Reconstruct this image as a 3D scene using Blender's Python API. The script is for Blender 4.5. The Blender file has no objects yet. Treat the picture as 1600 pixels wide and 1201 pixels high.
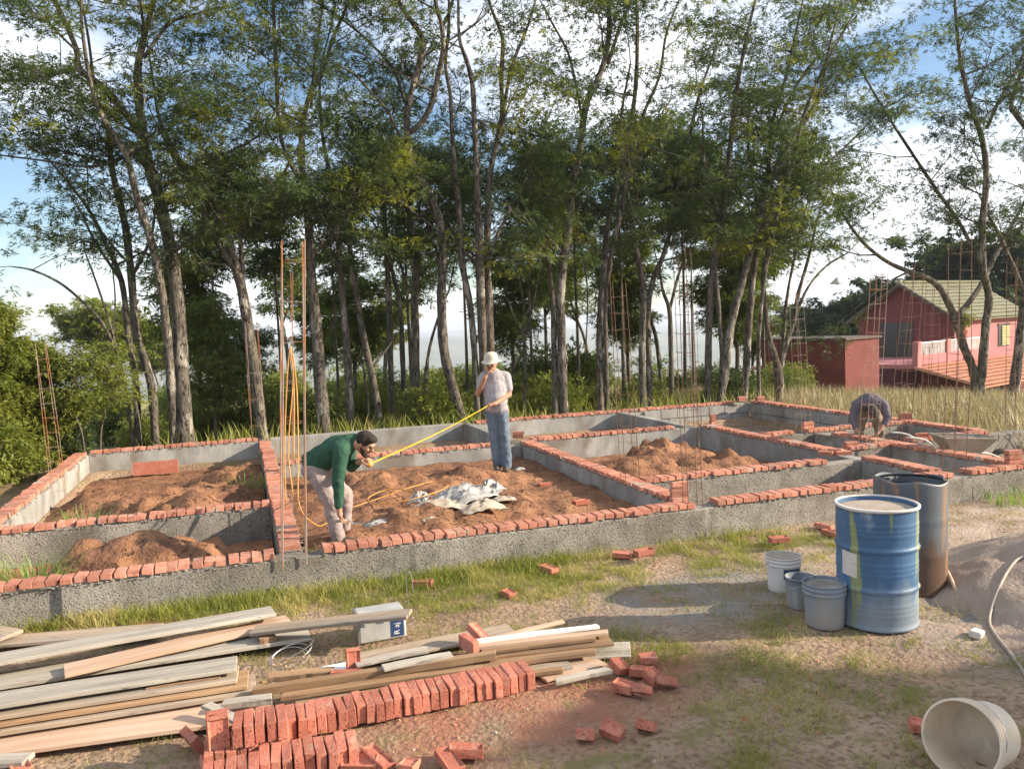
import bpy, bmesh, math, random
import numpy as np
from mathutils import Vector, Matrix
random.seed(7); rng = np.random.default_rng(7)
scene = bpy.context.scene
COL = scene.collection

# ------------------------------------------------------------------ camera
CF, YAW, PITCH, ROLL, CAMZ = 1300.5, .31488, -.07508, -.03999, 2.37
def cam_axes():
    cy, sy = math.cos(YAW), math.sin(YAW)
    f = np.array([sy, cy, 0.]); r = np.array([cy, -sy, 0.]); u = np.array([0, 0, 1.])
    cp, sp = math.cos(PITCH), math.sin(PITCH)
    f2 = f*cp+u*sp; u2 = -f*sp+u*cp
    cr, sr = math.cos(ROLL), math.sin(ROLL)
    return r*cr+u2*sr, -r*sr+u2*cr, f2
CR, CU, CFW = cam_axes()
cam_data = bpy.data.cameras.new('camera'); cam = bpy.data.objects.new('camera', cam_data); COL.objects.link(cam)
m = Matrix.Identity(4)
for i in range(3):
    m[i][0] = CR[i]; m[i][1] = CU[i]; m[i][2] = -CFW[i]
m[2][3] = CAMZ
cam.matrix_world = m
cam_data.sensor_width = 36; cam_data.lens = CF*36/1600
cam_data.clip_start = .05; cam_data.clip_end = 20000
scene.camera = cam

# ------------------------------------------------------------------ sun, sky, exposure
SUN_AZ, SUN_EL = math.radians(110), math.radians(23)
TO_SUN = Vector((math.sin(SUN_AZ)*math.cos(SUN_EL), math.cos(SUN_AZ)*math.cos(SUN_EL), math.sin(SUN_EL)))
sd = bpy.data.lights.new('sun', 'SUN'); sd.energy = 4.9; sd.angle = math.radians(.6); sd.color = (1, .86, .68)
so = bpy.data.objects.new('sun', sd); COL.objects.link(so)
so.rotation_euler = TO_SUN.to_track_quat('Z', 'Y').to_euler(); so.location = (30, -8, 20)
world = bpy.data.worlds.new('World'); scene.world = world; world.use_nodes = True
nt = world.node_tree; nt.nodes.clear()
def wn(t, **k):
    n = nt.nodes.new(t)
    for a, b in k.items(): setattr(n, a, b)
    return n
out = wn('ShaderNodeOutputWorld'); bg = wn('ShaderNodeBackground'); sky = wn('ShaderNodeTexSky')
sky.sky_type = 'NISHITA'; sky.sun_disc = False; sky.sun_elevation = SUN_EL; sky.sun_rotation = SUN_AZ
sky.air_density = 1.0; sky.dust_density = .4; sky.ozone_density = 2.3
bg.inputs[1].default_value = .082
tc = wn('ShaderNodeTexCoord'); mp = wn('ShaderNodeMapping'); mp.inputs['Scale'].default_value = (1, 1, 2.6)
nz = wn('ShaderNodeTexNoise'); nz.inputs['Scale'].default_value = 2.3; nz.inputs['Detail'].default_value = 7; nz.inputs['Roughness'].default_value = .58
mp.inputs['Location'].default_value = (.35, 1.4, .2)
rp = wn('ShaderNodeValToRGB'); rp.color_ramp.elements[0].position = .40; rp.color_ramp.elements[1].position = .63
mx = wn('ShaderNodeMix', data_type='RGBA'); mx.inputs['B'].default_value = (9.5, 9.7, 10.2, 1)
L = nt.links.new
L(tc.outputs['Generated'], mp.inputs[0]); L(mp.outputs[0], nz.inputs[0]); L(nz.outputs[0], rp.inputs[0])
L(rp.outputs[0], mx.inputs['Factor']); L(sky.outputs[0], mx.inputs['A']); L(mx.outputs['Result'], bg.inputs[0]); L(bg.outputs[0], out.inputs[0])
vs = scene.view_settings
vs.view_transform = 'Standard'; vs.look = 'None'; vs.gamma = 1; vs.use_curve_mapping = False; vs.exposure = 1.15

# ------------------------------------------------------------------ placing helpers
def ray(px, py):
    return CFW + CR*((px-800)/CF) - CU*((py-600.5)/CF)
def P(px, py, z=0.):                 # point on the level z
    d = ray(px, py); t = (z-CAMZ)/d[2]; p = d*t; return np.array([p[0], p[1], z])
def V(px, py, Y):                    # point on the upright plane y = Y
    d = ray(px, py); t = Y/d[1]; p = d*t; return np.array([p[0], Y, p[2]+CAMZ])
def Rr(px, py, R):                   # point at horizontal range R
    d = ray(px, py); t = R/math.hypot(d[0], d[1]); p = d*t; return np.array([p[0], p[1], p[2]+CAMZ])

# ------------------------------------------------------------------ noise in python
_perm = np.random.default_rng(3).random((256, 256))
def vnoise(x, y):
    x = np.asarray(x, float); y = np.asarray(y, float)
    xi = np.floor(x).astype(int); yi = np.floor(y).astype(int); fx = x-xi; fy = y-yi
    fx = fx*fx*(3-2*fx); fy = fy*fy*(3-2*fy)
    g = lambda a, b: _perm[a % 256, b % 256]
    return (g(xi, yi)*(1-fx)+g(xi+1, yi)*fx)*(1-fy)+(g(xi, yi+1)*(1-fx)+g(xi+1, yi+1)*fx)*fy
def fbm(x, y, o=4):
    s = 0; a = .5; t = 0
    for i in range(o):
        s = s+a*vnoise(np.asarray(x)*2**i+i*17.3, np.asarray(y)*2**i+i*9.1); t += a; a *= .5
    return s/t

# ------------------------------------------------------------------ materials
def mat(name, c1, c2=None, scale=8, rough=.85, bump=.3, bscale=60, c3=None, s3=2.5, t3=(.5, .65), rnd=0, coord='Position', metal=0, spec=.3, detail=6, bdist=.01, stretch=None, pits=None, dirt=None):
    m = bpy.data.materials.new(name); m.use_nodes = True; t = m.node_tree; b = t.nodes['Principled BSDF']
    b.inputs['Roughness'].default_value = rough; b.inputs['Metallic'].default_value = metal
    b.inputs['Specular IOR Level'].default_value = spec
    if coord == 'Position': co = t.nodes.new('ShaderNodeNewGeometry').outputs['Position']
    else: co = t.nodes.new('ShaderNodeTexCoord').outputs['Object']
    if stretch:
        mpn = t.nodes.new('ShaderNodeMapping'); mpn.inputs['Scale'].default_value = stretch; t.links.new(co, mpn.inputs[0]); co = mpn.outputs[0]
    def noise(s, d=detail):
        n = t.nodes.new('ShaderNodeTexNoise'); n.inputs['Scale'].default_value = s; n.inputs['Detail'].default_value = d
        n.inputs['Roughness'].default_value = .6; t.links.new(co, n.inputs['Vector']); return n
    def mix(fac, a, bb):
        n = t.nodes.new('ShaderNodeMix'); n.data_type = 'RGBA'
        t.links.new(fac, n.inputs['Factor'])
        for v, k in ((a, 'A'), (bb, 'B')):
            if isinstance(v, tuple): n.inputs[k].default_value = (*v, 1)
            else: t.links.new(v, n.inputs[k])
        return n.outputs['Result']
    def ramp(src, a, bb):
        n = t.nodes.new('ShaderNodeMapRange'); n.inputs['From Min'].default_value = a; n.inputs['From Max'].default_value = bb
        t.links.new(src, n.inputs['Value']); return n.outputs['Result']
    cur = c1
    if c2: cur = mix(ramp(noise(scale).outputs[0], .35, .65), c1, c2)
    if c3: cur = mix(ramp(noise(s3).outputs[0], *t3), cur, c3)
    if dirt: cur = mix(ramp(noise(dirt[0], 3).outputs[0], dirt[1], dirt[2]), cur, dirt[3])
    hsrc = None
    if pits:
        pn = ramp(noise(pits[0], 2).outputs[0], pits[1], pits[2]); cur = mix(pn, cur, pits[3]); hsrc = pn
    if rnd:
        oi = t.nodes.new('ShaderNodeObjectInfo'); h = t.nodes.new('ShaderNodeHueSaturation')
        if isinstance(cur, tuple): h.inputs['Color'].default_value = (*cur, 1)
        else: t.links.new(cur, h.inputs['Color'])
        mr = t.nodes.new('ShaderNodeMapRange'); mr.inputs['To Min'].default_value = 1-rnd; mr.inputs['To Max'].default_value = 1+rnd
        t.links.new(oi.outputs['Random'], mr.inputs['Value']); t.links.new(mr.outputs[0], h.inputs['Value']); cur = h.outputs[0]
    if isinstance(cur, tuple): b.inputs['Base Color'].default_value = (*cur, 1)
    else: t.links.new(cur, b.inputs['Base Color'])
    if bump:
        bn = t.nodes.new('ShaderNodeBump'); bn.inputs['Strength'].default_value = bump; bn.inputs['Distance'].default_value = bdist
        hs = noise(bscale, 4).outputs[0]
        if hsrc is not None:
            mm = t.nodes.new('ShaderNodeMath'); mm.operation = 'SUBTRACT'; t.links.new(hs, mm.inputs[0]); t.links.new(hsrc, mm.inputs[1]); hs = mm.outputs[0]
        t.links.new(hs, bn.inputs['Height']); t.links.new(bn.outputs[0], b.inputs['Normal'])
    return m
def leafmat(name, c1, c2, c3, s=.55, trans=.35, t3=(.58, .72), tint=(1.25, 1.35, .55, 1)):
    m = mat(name, c1, c2, scale=1.3, rough=.55, bump=0, c3=c3, s3=s, t3=t3, spec=.35)
    t = m.node_tree; b = t.nodes['Principled BSDF']; o = t.nodes['Material Output']
    tr = t.nodes.new('ShaderNodeBsdfTranslucent'); ms = t.nodes.new('ShaderNodeMixShader'); ms.inputs[0].default_value = trans
    src = b.inputs['Base Color'].links[0].from_socket
    g = t.nodes.new('ShaderNodeMix'); g.data_type = 'RGBA'; g.blend_type = 'MULTIPLY'; g.inputs['Factor'].default_value = 1
    g.inputs['B'].default_value = tint; t.links.new(src, g.inputs['A']); t.links.new(g.outputs['Result'], tr.inputs[0])
    t.links.new(b.outputs[0], ms.inputs[1]); t.links.new(tr.outputs[0], ms.inputs[2]); t.links.new(ms.outputs[0], o.inputs[0])
    return m
M = {}
M['brick'] = mat('brick', (.42, .165, .105), (.52, .25, .175), 4.1, .9, .7, 90, c3=(.30, .11, .075), s3=17, t3=(.52, .7), rnd=.22, bdist=.005, dirt=(3.3, .58, .70, (.40, .32, .26)), pits=(75, .62, .70, (.24, .10, .07)))
M['brickdry'] = mat('brick_dusty', (.38, .125, .082), (.48, .18, .12), 5.3, .9, .8, 80, c3=(.44, .26, .19), s3=9, t3=(.55, .75), rnd=.2, bdist=.006, pits=(60, .60, .68, (.25, .085, .06)))
M['concrete'] = mat('concrete', (.19, .172, .145), (.31, .285, .245), 5, .95, 1.0, 60, c3=(.37, .34, .295), s3=1.3, t3=(.48, .68), bdist=.02, dirt=(.8, .52, .66, (.17, .15, .12)), pits=(62, .60, .70, (.12, .105, .085)))
M['plaster'] = mat('smooth_concrete', (.22, .215, .20), (.33, .32, .295), 3, .9, .7, 50, c3=(.41, .395, .365), s3=1.3, t3=(.5, .7), bdist=.012, dirt=(1.1, .54, .64, (.20, .17, .14)), pits=(50, .63, .72, (.15, .14, .12)), stretch=(1, 1, .7))
M['mortar'] = mat('mortar', (.19, .175, .15), (.29, .265, .23), 30, .95, .8, 90, bdist=.01)
M['soil'] = mat('red_soil', (.20, .095, .048), (.31, .155, .08), 4, .95, 1.0, 22, c3=(.13, .062, .038), s3=2.6, pits=(14, .60, .68, (.12, .055, .032)), t3=(.48, .66), bdist=.03)
M['floor'] = mat('trodden_floor', (.20, .14, .095), (.29, .215, .155), 2.5, .95, .8, 20, c3=(.14, .10, .07), s3=4, t3=(.5, .65), bdist=.02)
M['wood'] = mat('weathered_plank', (.28, .21, .145), (.42, .33, .235), 6, .85, .5, 90, c3=(.26, .225, .19), s3=2, t3=(.45, .7), pits=(22, .66, .70, (.12, .10, .08)), rnd=.12, coord='Object', stretch=(.25, 3, 3), bdist=.004)
M['woodgrey'] = mat('grey_plank', (.33, .29, .235), (.46, .42, .35), 5, .9, .5, 80, c3=(.22, .185, .15), s3=3, t3=(.5, .7), pits=(24, .66, .70, (.11, .10, .085)), rnd=.1, coord='Object', stretch=(.25, 3, 3), bdist=.004)
M['woodbrown'] = mat('brown_batten', (.24, .14, .075), (.40, .26, .145), 6, .85, .5, 80, c3=(.12, .075, .045), s3=3, t3=(.5, .7), rnd=.15, coord='Object', stretch=(.3, 3, 3), bdist=.004)
M['woodpink'] = mat('pink_plank', (.42, .27, .18), (.52, .38, .28), 4, .85, .4, 80, rnd=.08, coord='Object', stretch=(.25, 3, 3), bdist=.004)
M['rebar'] = mat('rusty_rebar', (.12, .06, .04), (.19, .105, .07), 20, .8, .3, 120, rnd=.1)
M['rebarlight'] = mat('light_rebar', (.24, .18, .14), (.32, .24, .19), 10, .7, .2, 120, c3=(.35, .13, .04), s3=2, t3=(.45, .6))
M['bark'] = mat('bark', (.07, .06, .048), (.16, .14, .11), 9, .95, 1.0, 26, c3=(.30, .275, .23), s3=3.2, t3=(.55, .64), bdist=.04, pits=(16, .56, .66, (.04, .034, .028)), stretch=(1.3, 1.3, .45))
M['barkdark'] = mat('dark_bark', (.07, .058, .045), (.13, .11, .085), 6, .95, .7, 18, bdist=.02)
M['leaf'] = leafmat('feathery_leaves', (.055, .085, .04), (.10, .135, .06), (.28, .28, .04), s=.6, t3=(.53, .63), trans=.42)  # yellow-green patches put sunlit highlights into the crown colour
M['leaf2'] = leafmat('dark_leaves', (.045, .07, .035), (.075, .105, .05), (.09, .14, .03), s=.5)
M['leafsun'] = leafmat('yellow_green_sunlit_leaves', (.13, .165, .03), (.22, .23, .045), (.06, .10, .03), s=.3)  # yellow-green leaf colour made brighter to read as sunlit
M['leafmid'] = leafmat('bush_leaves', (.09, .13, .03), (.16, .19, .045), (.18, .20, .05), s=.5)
M['drygrass'] = leafmat('dry_grass', (.38, .32, .20), (.27, .25, .13), (.46, .39, .27), s=1.2, trans=.25, tint=(1.1, 1, .75, 1))
M['grass'] = leafmat('short_grass', (.17, .20, .035), (.28, .28, .06), (.42, .36, .14), s=1.1, trans=.3, t3=(.5, .62))
M['weed'] = leafmat('tall_weed', (.14, .24, .05), (.24, .32, .09), (.30, .34, .15), s=2, trans=.3)

# ------------------------------------------------------------------ mesh helpers
def tag(o, label=None, cat=None, group=None, kind=None):
    if label: o['label'] = label
    if cat: o['category'] = cat
    if group: o['group'] = group
    if kind or cat: o['kind'] = kind or 'thing'
    return o
def empty(name, loc=(0, 0, 0), label=None, cat=None, group=None, rz=0, kind=None):
    o = bpy.data.objects.new(name, None); COL.objects.link(o); o.location = loc; o.rotation_euler = (0, 0, rz); o.empty_display_size = .1
    return tag(o, label, cat, group, kind)
def link(name, me, parent=None, loc=None, rot=None):
    o = bpy.data.objects.new(name, me); COL.objects.link(o)
    if parent is not None: o.parent = parent
    if loc is not None: o.location = loc
    if rot is not None: o.rotation_euler = rot
    return o
class MB:
    def __init__(s): s.v = []; s.f = []
    def box(s, x0, x1, y0, y1, z0, z1):
        n = len(s.v)
        s.v += [(x0, y0, z0), (x1, y0, z0), (x1, y1, z0), (x0, y1, z0), (x0, y0, z1), (x1, y0, z1), (x1, y1, z1), (x0, y1, z1)]
        s.f += [tuple(n+i for i in q) for q in ((0, 3, 2, 1), (4, 5, 6, 7), (0, 1, 5, 4), (1, 2, 6, 5), (2, 3, 7, 6), (3, 0, 4, 7))]
        return s
    def tube(s, pts, rad, n=8, cap=True):
        pts = [np.array(p, float) for p in pts]; k = len(pts)
        if np.isscalar(rad): rad = [rad]*k
        base = len(s.v); up = None
        for i in range(k):
            t = pts[min(i+1, k-1)]-pts[max(i-1, 0)]; L_ = np.linalg.norm(t); t = t/L_ if L_ > 1e-9 else np.array([0, 0, 1.])
            if up is None:
                a = np.array([1., 0, 0]) if abs(t[0]) < .8 else np.array([0, 1., 0]); up = a-t*(a@t)
            else: up = up-t*(up@t)
            up = up/(np.linalg.norm(up)+1e-12); b = np.cross(t, up)
            for j in range(n):
                an = 2*math.pi*j/n; s.v.append(tuple(pts[i]+(up*math.cos(an)+b*math.sin(an))*rad[i]))
        for i in range(k-1):
            for j in range(n):
                a = base+i*n+j; b2 = base+i*n+(j+1) % n; s.f.append((a, b2, b2+n, a+n))
        if cap:
            s.f.append(tuple(base+j for j in range(n))[::-1]); s.f.append(tuple(base+(k-1)*n+j for j in range(n)))
        return s
    def lathe(s, prof, n=40, c=(0, 0, 0), warp=None):
        base = len(s.v)
        for r, z in prof:
            for j in range(n):
                a = 2*math.pi*j/n; p = (c[0]+r*math.cos(a), c[1]+r*math.sin(a), c[2]+z)
                s.v.append(warp(p, a, r, z) if warp else p)
        for i in range(len(prof)-1):
            for j in range(n):
                a = base+i*n+j; b = base+i*n+(j+1) % n; s.f.append((a, b, b+n, a+n))
        return s
    def ball(s, c, r, nu=12, nv=8, rot=None):
        r = (r, r, r) if np.isscalar(r) else r; base = len(s.v); c = np.array(c, float)
        def pt(v):
            v = np.array(v)*r
            if rot is not None: v = np.array(rot @ Vector(v))
            return tuple(c+v)
        s.v.append(pt((0, 0, 1)))
        for i in range(1, nv):
            th = math.pi*i/nv
            for j in range(nu):
                ph = 2*math.pi*j/nu; s.v.append(pt((math.sin(th)*math.cos(ph), math.sin(th)*math.sin(ph), math.cos(th))))
        s.v.append(pt((0, 0, -1))); e = len(s.v)-1
        for j in range(nu):
            s.f.append((base, base+1+j, base+1+(j+1) % nu))
            s.f.append((e, e-nu+(j+1) % nu, e-nu+j))
        for i in range(nv-2):
            for j in range(nu):
                a = base+1+i*nu+j; b = base+1+i*nu+(j+1) % nu; s.f.append((a, a+nu, b+nu, b))
        return s
    def mesh(s, name, m, smooth=False):
        me = bpy.data.meshes.new(name); me.from_pydata(s.v, [], s.f); me.materials.append(m)
        if smooth: me.polygons.foreach_set('use_smooth', [True]*len(me.polygons))
        me.update(); return me
    def build(s, name, m, parent=None, smooth=False): return link(name, s.mesh(name, m, smooth), parent)
def quads_mesh(name, V4, m, smooth=False):     # V4 (n,k,3) separate polygons
    n, k = V4.shape[:2]
    me = bpy.data.meshes.new(name); me.vertices.add(n*k); me.vertices.foreach_set('co', V4.reshape(-1).astype(np.float32))
    me.loops.add(n*k); me.loops.foreach_set('vertex_index', np.arange(n*k, dtype=np.int32))
    me.polygons.add(n); me.polygons.foreach_set('loop_start', np.arange(n, dtype=np.int32)*k)
    me.polygons.foreach_set('loop_total', np.full(n, k, dtype=np.int32)); me.materials.append(m)
    me.update(calc_edges=True); return me
def grid_mesh(name, X, Y, Z, m, smooth=True):
    ny, nx = X.shape
    v = np.stack([X, Y, Z], -1).reshape(-1, 3)
    i = (np.arange(ny-1)[:, None]*nx+np.arange(nx-1)[None]).reshape(-1)
    f = np.stack([i, i+1, i+1+nx, i+nx], -1)
    me = bpy.data.meshes.new(name); me.from_pydata(v.tolist(), [], f.tolist()); me.materials.append(m)
    if smooth: me.polygons.foreach_set('use_smooth', [True]*len(me.polygons))
    me.update(); return me
def smooth_line(pts, sub=4):
    pts = [np.array(p, float) for p in pts]
    if len(pts) < 3: return pts
    q = [2*pts[0]-pts[1]]+pts+[2*pts[-1]-pts[-2]]; o = []
    for i in range(1, len(q)-2):
        for k in range(sub):
            t = k/sub; a, b, c, d = q[i-1:i+3]
            o.append(.5*((2*b)+(c-a)*t+(2*a-5*b+4*c-d)*t*t+(3*b-a-3*c+d)*t**3))
    o.append(pts[-1]); return o

# ------------------------------------------------------------------ terrain
def terrain(x, y):
    x = np.asarray(x, float); y = np.asarray(y, float)
    d = np.maximum(0, y-17.5); dl = np.maximum(0, -x-6); dr = np.maximum(0, x-13)
    r = np.hypot(x, y)
    z = -.06*np.minimum(d, 160)-.03*np.minimum(dl, 100)-.075*np.minimum(dr, 24)
    far = np.clip((r-160)/900, 0, 1); z = z-150*far**1.3*(r > 160)
    hill = np.clip((r-1500)/2600, 0, 1); z = z+(hill*(2-hill))*(60+85*fbm(x/1100+3, y/1100+1, 4))
    z = z+.05*(fbm(x*.35, y*.35)-.5)*np.clip((y-17)/4, 0, 1)
    z = z-.35*np.clip((x+2.6)/.3, 0, 1)*np.clip((10.9-x)/.3, 0, 1)*np.clip((y-8.2)/.5, 0, 1)*np.clip((16.0-y)/.5, 0, 1)
    z = z+np.where(r < 16, .045*(fbm(x*1.3, y*1.3, 3)-.5)+.03*(fbm(x*6, y*6, 3)-.5)-.01, 0)*np.clip((7.7-y)*3, 0, 1)
    return z
def build_ground():
    m = bpy.data.materials.new('ground'); m.use_nodes = True; t = m.node_tree; b = t.nodes['Principled BSDF']; b.inputs['Roughness'].default_value = .95
    b.inputs['Specular IOR Level'].default_value = .15
    g = t.nodes.new('ShaderNodeNewGeometry').outputs['Position']
    def noise(s, d=6, off=0):
        mp = t.nodes.new('ShaderNodeMapping'); mp.inputs['Location'].default_value = (off, off*.7, 0); t.links.new(g, mp.inputs[0])
        n = t.nodes.new('ShaderNodeTexNoise'); n.inputs['Scale'].default_value = s; n.inputs['Detail'].default_value = d; t.links.new(mp.outputs[0], n.inputs[0]); return n.outputs[0]
    def rng_(src, a, c, lo=0, hi=1):
        n = t.nodes.new('ShaderNodeMapRange'); n.inputs[1].default_value = a; n.inputs[2].default_value = c; n.inputs[3].default_value = lo; n.inputs[4].default_value = hi; t.links.new(src, n.inputs[0]); return n.outputs[0]
    def mix(f, a, c):
        n = t.nodes.new('ShaderNodeMix'); n.data_type = 'RGBA'; t.links.new(f, n.inputs['Factor'])
        for v, k in ((a, 'A'), (c, 'B')):
            if isinstance(v, tuple): n.inputs[k].default_value = (*v, 1)
            else: t.links.new(v, n.inputs[k])
        return n.outputs['Result']
    def math_(op, a, c):
        n = t.nodes.new('ShaderNodeMath'); n.operation = op; n.use_clamp = True
        for i, v in enumerate((a, c)):
            if isinstance(v, (int, float)): n.inputs[i].default_value = v
            else: t.links.new(v, n.inputs[i])
        return n.outputs[0]
    def blob(cx, cy, rx, ry):
        mp = t.nodes.new('ShaderNodeMapping'); mp.vector_type = 'TEXTURE'; mp.inputs['Location'].default_value = (cx, cy, 0); mp.inputs['Scale'].default_value = (rx, ry, 1000)
        t.links.new(g, mp.inputs[0]); n = t.nodes.new('ShaderNodeTexGradient'); n.gradient_type = 'SPHERICAL'; t.links.new(mp.outputs[0], n.inputs[0])
        return math_('MULTIPLY', rng_(n.outputs['Fac'], 0, .5), rng_(noise(3, 5, cx), .3, .6))
    soil = mix(rng_(noise(1.1), .4, .62), (.26, .175, .115), (.35, .255, .175))
    soil = mix(rng_(noise(26, 6, 3), .45, .7), soil, (.15, .092, .06))
    soil = mix(rng_(noise(4.5, 6, 9), .52, .66), soil, (.20, .165, .075))
    for (cx, cy, rx, ry, c) in ((1.5, 4.7, 1.5, .7, (.30, .14, .09)), (2.3, 5.0, .8, .45, (.28, .13, .085)), (-1.3, 7.5, .9, .5, (.36, .14, .08)), (3.9, 6.1, 1.7, .9, (.24, .215, .19)),
                                (7.4, 6.8, 3.2, 1.3, (.38, .30, .235)), (1.0, 8.5, .9, .8, (.30, .26, .2)), (5.9, 4.7, 1.9, 1.5, (.22, .195, .175))):
        soil = mix(blob(cx, cy, rx, ry), soil, c)
    meadow = mix(rng_(noise(.35), .42, .6), (.20, .20, .055), (.38, .32, .15))
    meadow = mix(rng_(noise(.06, 6, 4), .5, .62), meadow, (.10, .13, .035))
    sx = t.nodes.new('ShaderNodeSeparateXYZ'); t.links.new(g, sx.inputs[0])
    fy = rng_(sx.outputs['Y'], 16.8, 18.5); fxl = rng_(sx.outputs['X'], -3.3, -5); fxr = rng_(sx.outputs['X'], 12.5, 14)
    fxr = math_('MULTIPLY', fxr, rng_(sx.outputs['Y'], 8, 10)); fxl = math_('MULTIPLY', fxl, rng_(sx.outputs['Y'], 9, 11))
    col = mix(math_('MAXIMUM', fy, math_('MAXIMUM', fxl, fxr)), soil, meadow)
    ln = t.nodes.new('ShaderNodeVectorMath'); ln.operation = 'LENGTH'; t.links.new(g, ln.inputs[0])
    farc = mix(rng_(noise(.003), .42, .58), (.09, .11, .05), (.19, .18, .09))
    col = mix(rng_(ln.outputs['Value'], 200, 500), col, farc)
    t.links.new(col, b.inputs['Base Color'])
    bn = t.nodes.new('ShaderNodeBump'); bn.inputs['Strength'].default_value = .8; bn.inputs['Distance'].default_value = .03
    t.links.new(noise(28, 6), bn.inputs['Height']); t.links.new(bn.outputs[0], b.inputs['Normal'])
    xs = np.concatenate([-np.geomspace(7000, 4, 70), np.arange(-3.96, 12, .07), np.geomspace(12, 7000, 80)])
    ys = np.concatenate([-np.geomspace(60, 2, 12), np.arange(-1.9, 2.4, .3), np.arange(2.4, 8, .07), np.arange(8, 19, .5), np.geomspace(19, 7000, 110)])
    X, Y = np.meshgrid(xs, ys)
    o = link('ground', grid_mesh('ground', X, Y, terrain(X, Y), m)); tag(o, kind='structure')
build_ground()

# haze: the air between here and the far hills
hz = MB().box(-7100, 7100, -70, 7100, -175, 30).build('haze', bpy.data.materials.new('haze'))
hm = hz.data.materials[0]; hm.use_nodes = True; hm.node_tree.nodes.clear()
ho = hm.node_tree.nodes.new('ShaderNodeOutputMaterial'); hv = hm.node_tree.nodes.new('ShaderNodeVolumePrincipled')
hv.inputs['Density'].default_value = .00028; hv.inputs['Color'].default_value = (.80, .88, 1, 1); hv.inputs['Anisotropy'].default_value = .2
hm.node_tree.links.new(hv.outputs[0], ho.inputs['Volume']); tag(hz, kind='stuff')

# ------------------------------------------------------------------ bricks
BL, BW, BH = .195, .094, .054
def brick_mesh(name, seed, m, frog=False):
    r = random.Random(seed); bm = bmesh.new(); bmesh.ops.create_cube(bm, size=1)
    for v in bm.verts: v.co = Vector((v.co.x*BW, v.co.y*BL, v.co.z*BH))
    if frog:
        f = max(bm.faces, key=lambda f: f.normal.z)
        bmesh.ops.inset_individual(bm, faces=[f], thickness=.02); f = max([f for f in bm.faces if f.normal.z > .9], key=lambda f: -sum(abs(v.co.x) for v in f.verts))
        for v in f.verts: v.co.z -= .014; v.co.x *= .9; v.co.y *= .95
    bmesh.ops.bevel(bm, geom=[e for e in bm.edges if e.is_manifold and e.calc_face_angle(0) > .6], offset=.004, segments=1, affect='EDGES')
    for v in bm.verts: v.co += Vector((r.uniform(-1, 1), r.uniform(-1, 1), r.uniform(-1, 1)))*.0034
    if seed % 3 == 0:   # a chipped corner
        c = max(bm.verts, key=lambda v: v.co.x+v.co.y*.5+v.co.z).co.copy()
        for v in bm.verts:
            if (v.co-c).length < .02: v.co -= Vector((.008, .008, .006))
    me = bpy.data.meshes.new(name); bm.to_mesh(me); bm.free(); me.materials.append(m); return me
BRM = [brick_mesh('brick', i, M['brick']) for i in range(6)]
BRD = [brick_mesh('brick', 10+i, M['brickdry'], frog=True) for i in range(4)]
def brick(parent, loc, rz=0, rx=0, ry=0, bank=BRM, j=1):
    o = link('brick', random.choice(bank), parent)
    o.location = (loc[0]+random.gauss(0, .005)*j, loc[1]+random.gauss(0, .007)*j, loc[2]+random.gauss(0, .0022)*j); o.scale = (random.uniform(.92, .99), random.uniform(.97, 1.03), random.uniform(.95, 1.03))
    o.rotation_euler = (rx+random.gauss(0, .012)*j, ry+random.gauss(0, .02)*j, rz+random.gauss(0, .026)*j); return o

# ------------------------------------------------------------------ foundation walls
BT = .312    # top of the concrete beam; bricks lie on it
def beam_mesh(axis, a0, a1, c0, c1, z0, z1, m, amp=.007, steps=()):
    """beam with rough faces. axis 'x' or 'y' is the run"""
    res = .06 if (axis == 'x' and c0 < 9) else .12
    n = max(2, int((a1-a0)/res)); A = np.linspace(a0, a1, n+1)
    zz = [z0, z0+(z1-z0)*.25, z0+(z1-z0)*.5, z0+(z1-z0)*.75, z1-.012]
    prof = [(c0, z) for z in zz]+[(c0+.012, z1), ((c0+c1)/2, z1+.002), (c1-.012, z1)]+[(c1, z) for z in zz[::-1]]
    k = len(prof); v = []; f = []
    for i, a in enumerate(A):
        for j, (c, z) in enumerate(prof):
            side = -1 if j < 6 else (1 if j > 7 else 0)
            d = (fbm(a*7+j*.9+c0*3, z*9+a0, 3)-.5)*2*amp
            off = side*d
            for (s0, s1, dd) in steps:
                if s0 <= a <= s1 and side < 0: off += dd
            zz_ = z+(d*.7 if j in (5, 6, 7) else 0)
            v.append((a, c+off, zz_) if axis == 'x' else (c+off, a, zz_))
    for i in range(n):
        for j in range(k-1):
            q = (i*k+j, (i+1)*k+j, (i+1)*k+j+1, i*k+j+1)
            f.append(q if axis == 'x' else q[::-1])
    f.append(tuple(range(k)) if axis == 'y' else tuple(range(k))[::-1]); f.append(tuple(range(n*k, n*k+k))[::-1] if axis == 'y' else tuple(range(n*k, n*k+k)))
    me = bpy.data.meshes.new('concrete_beam'); me.from_pydata(v, [], f); me.materials.append(m); me.update(); return me
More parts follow.
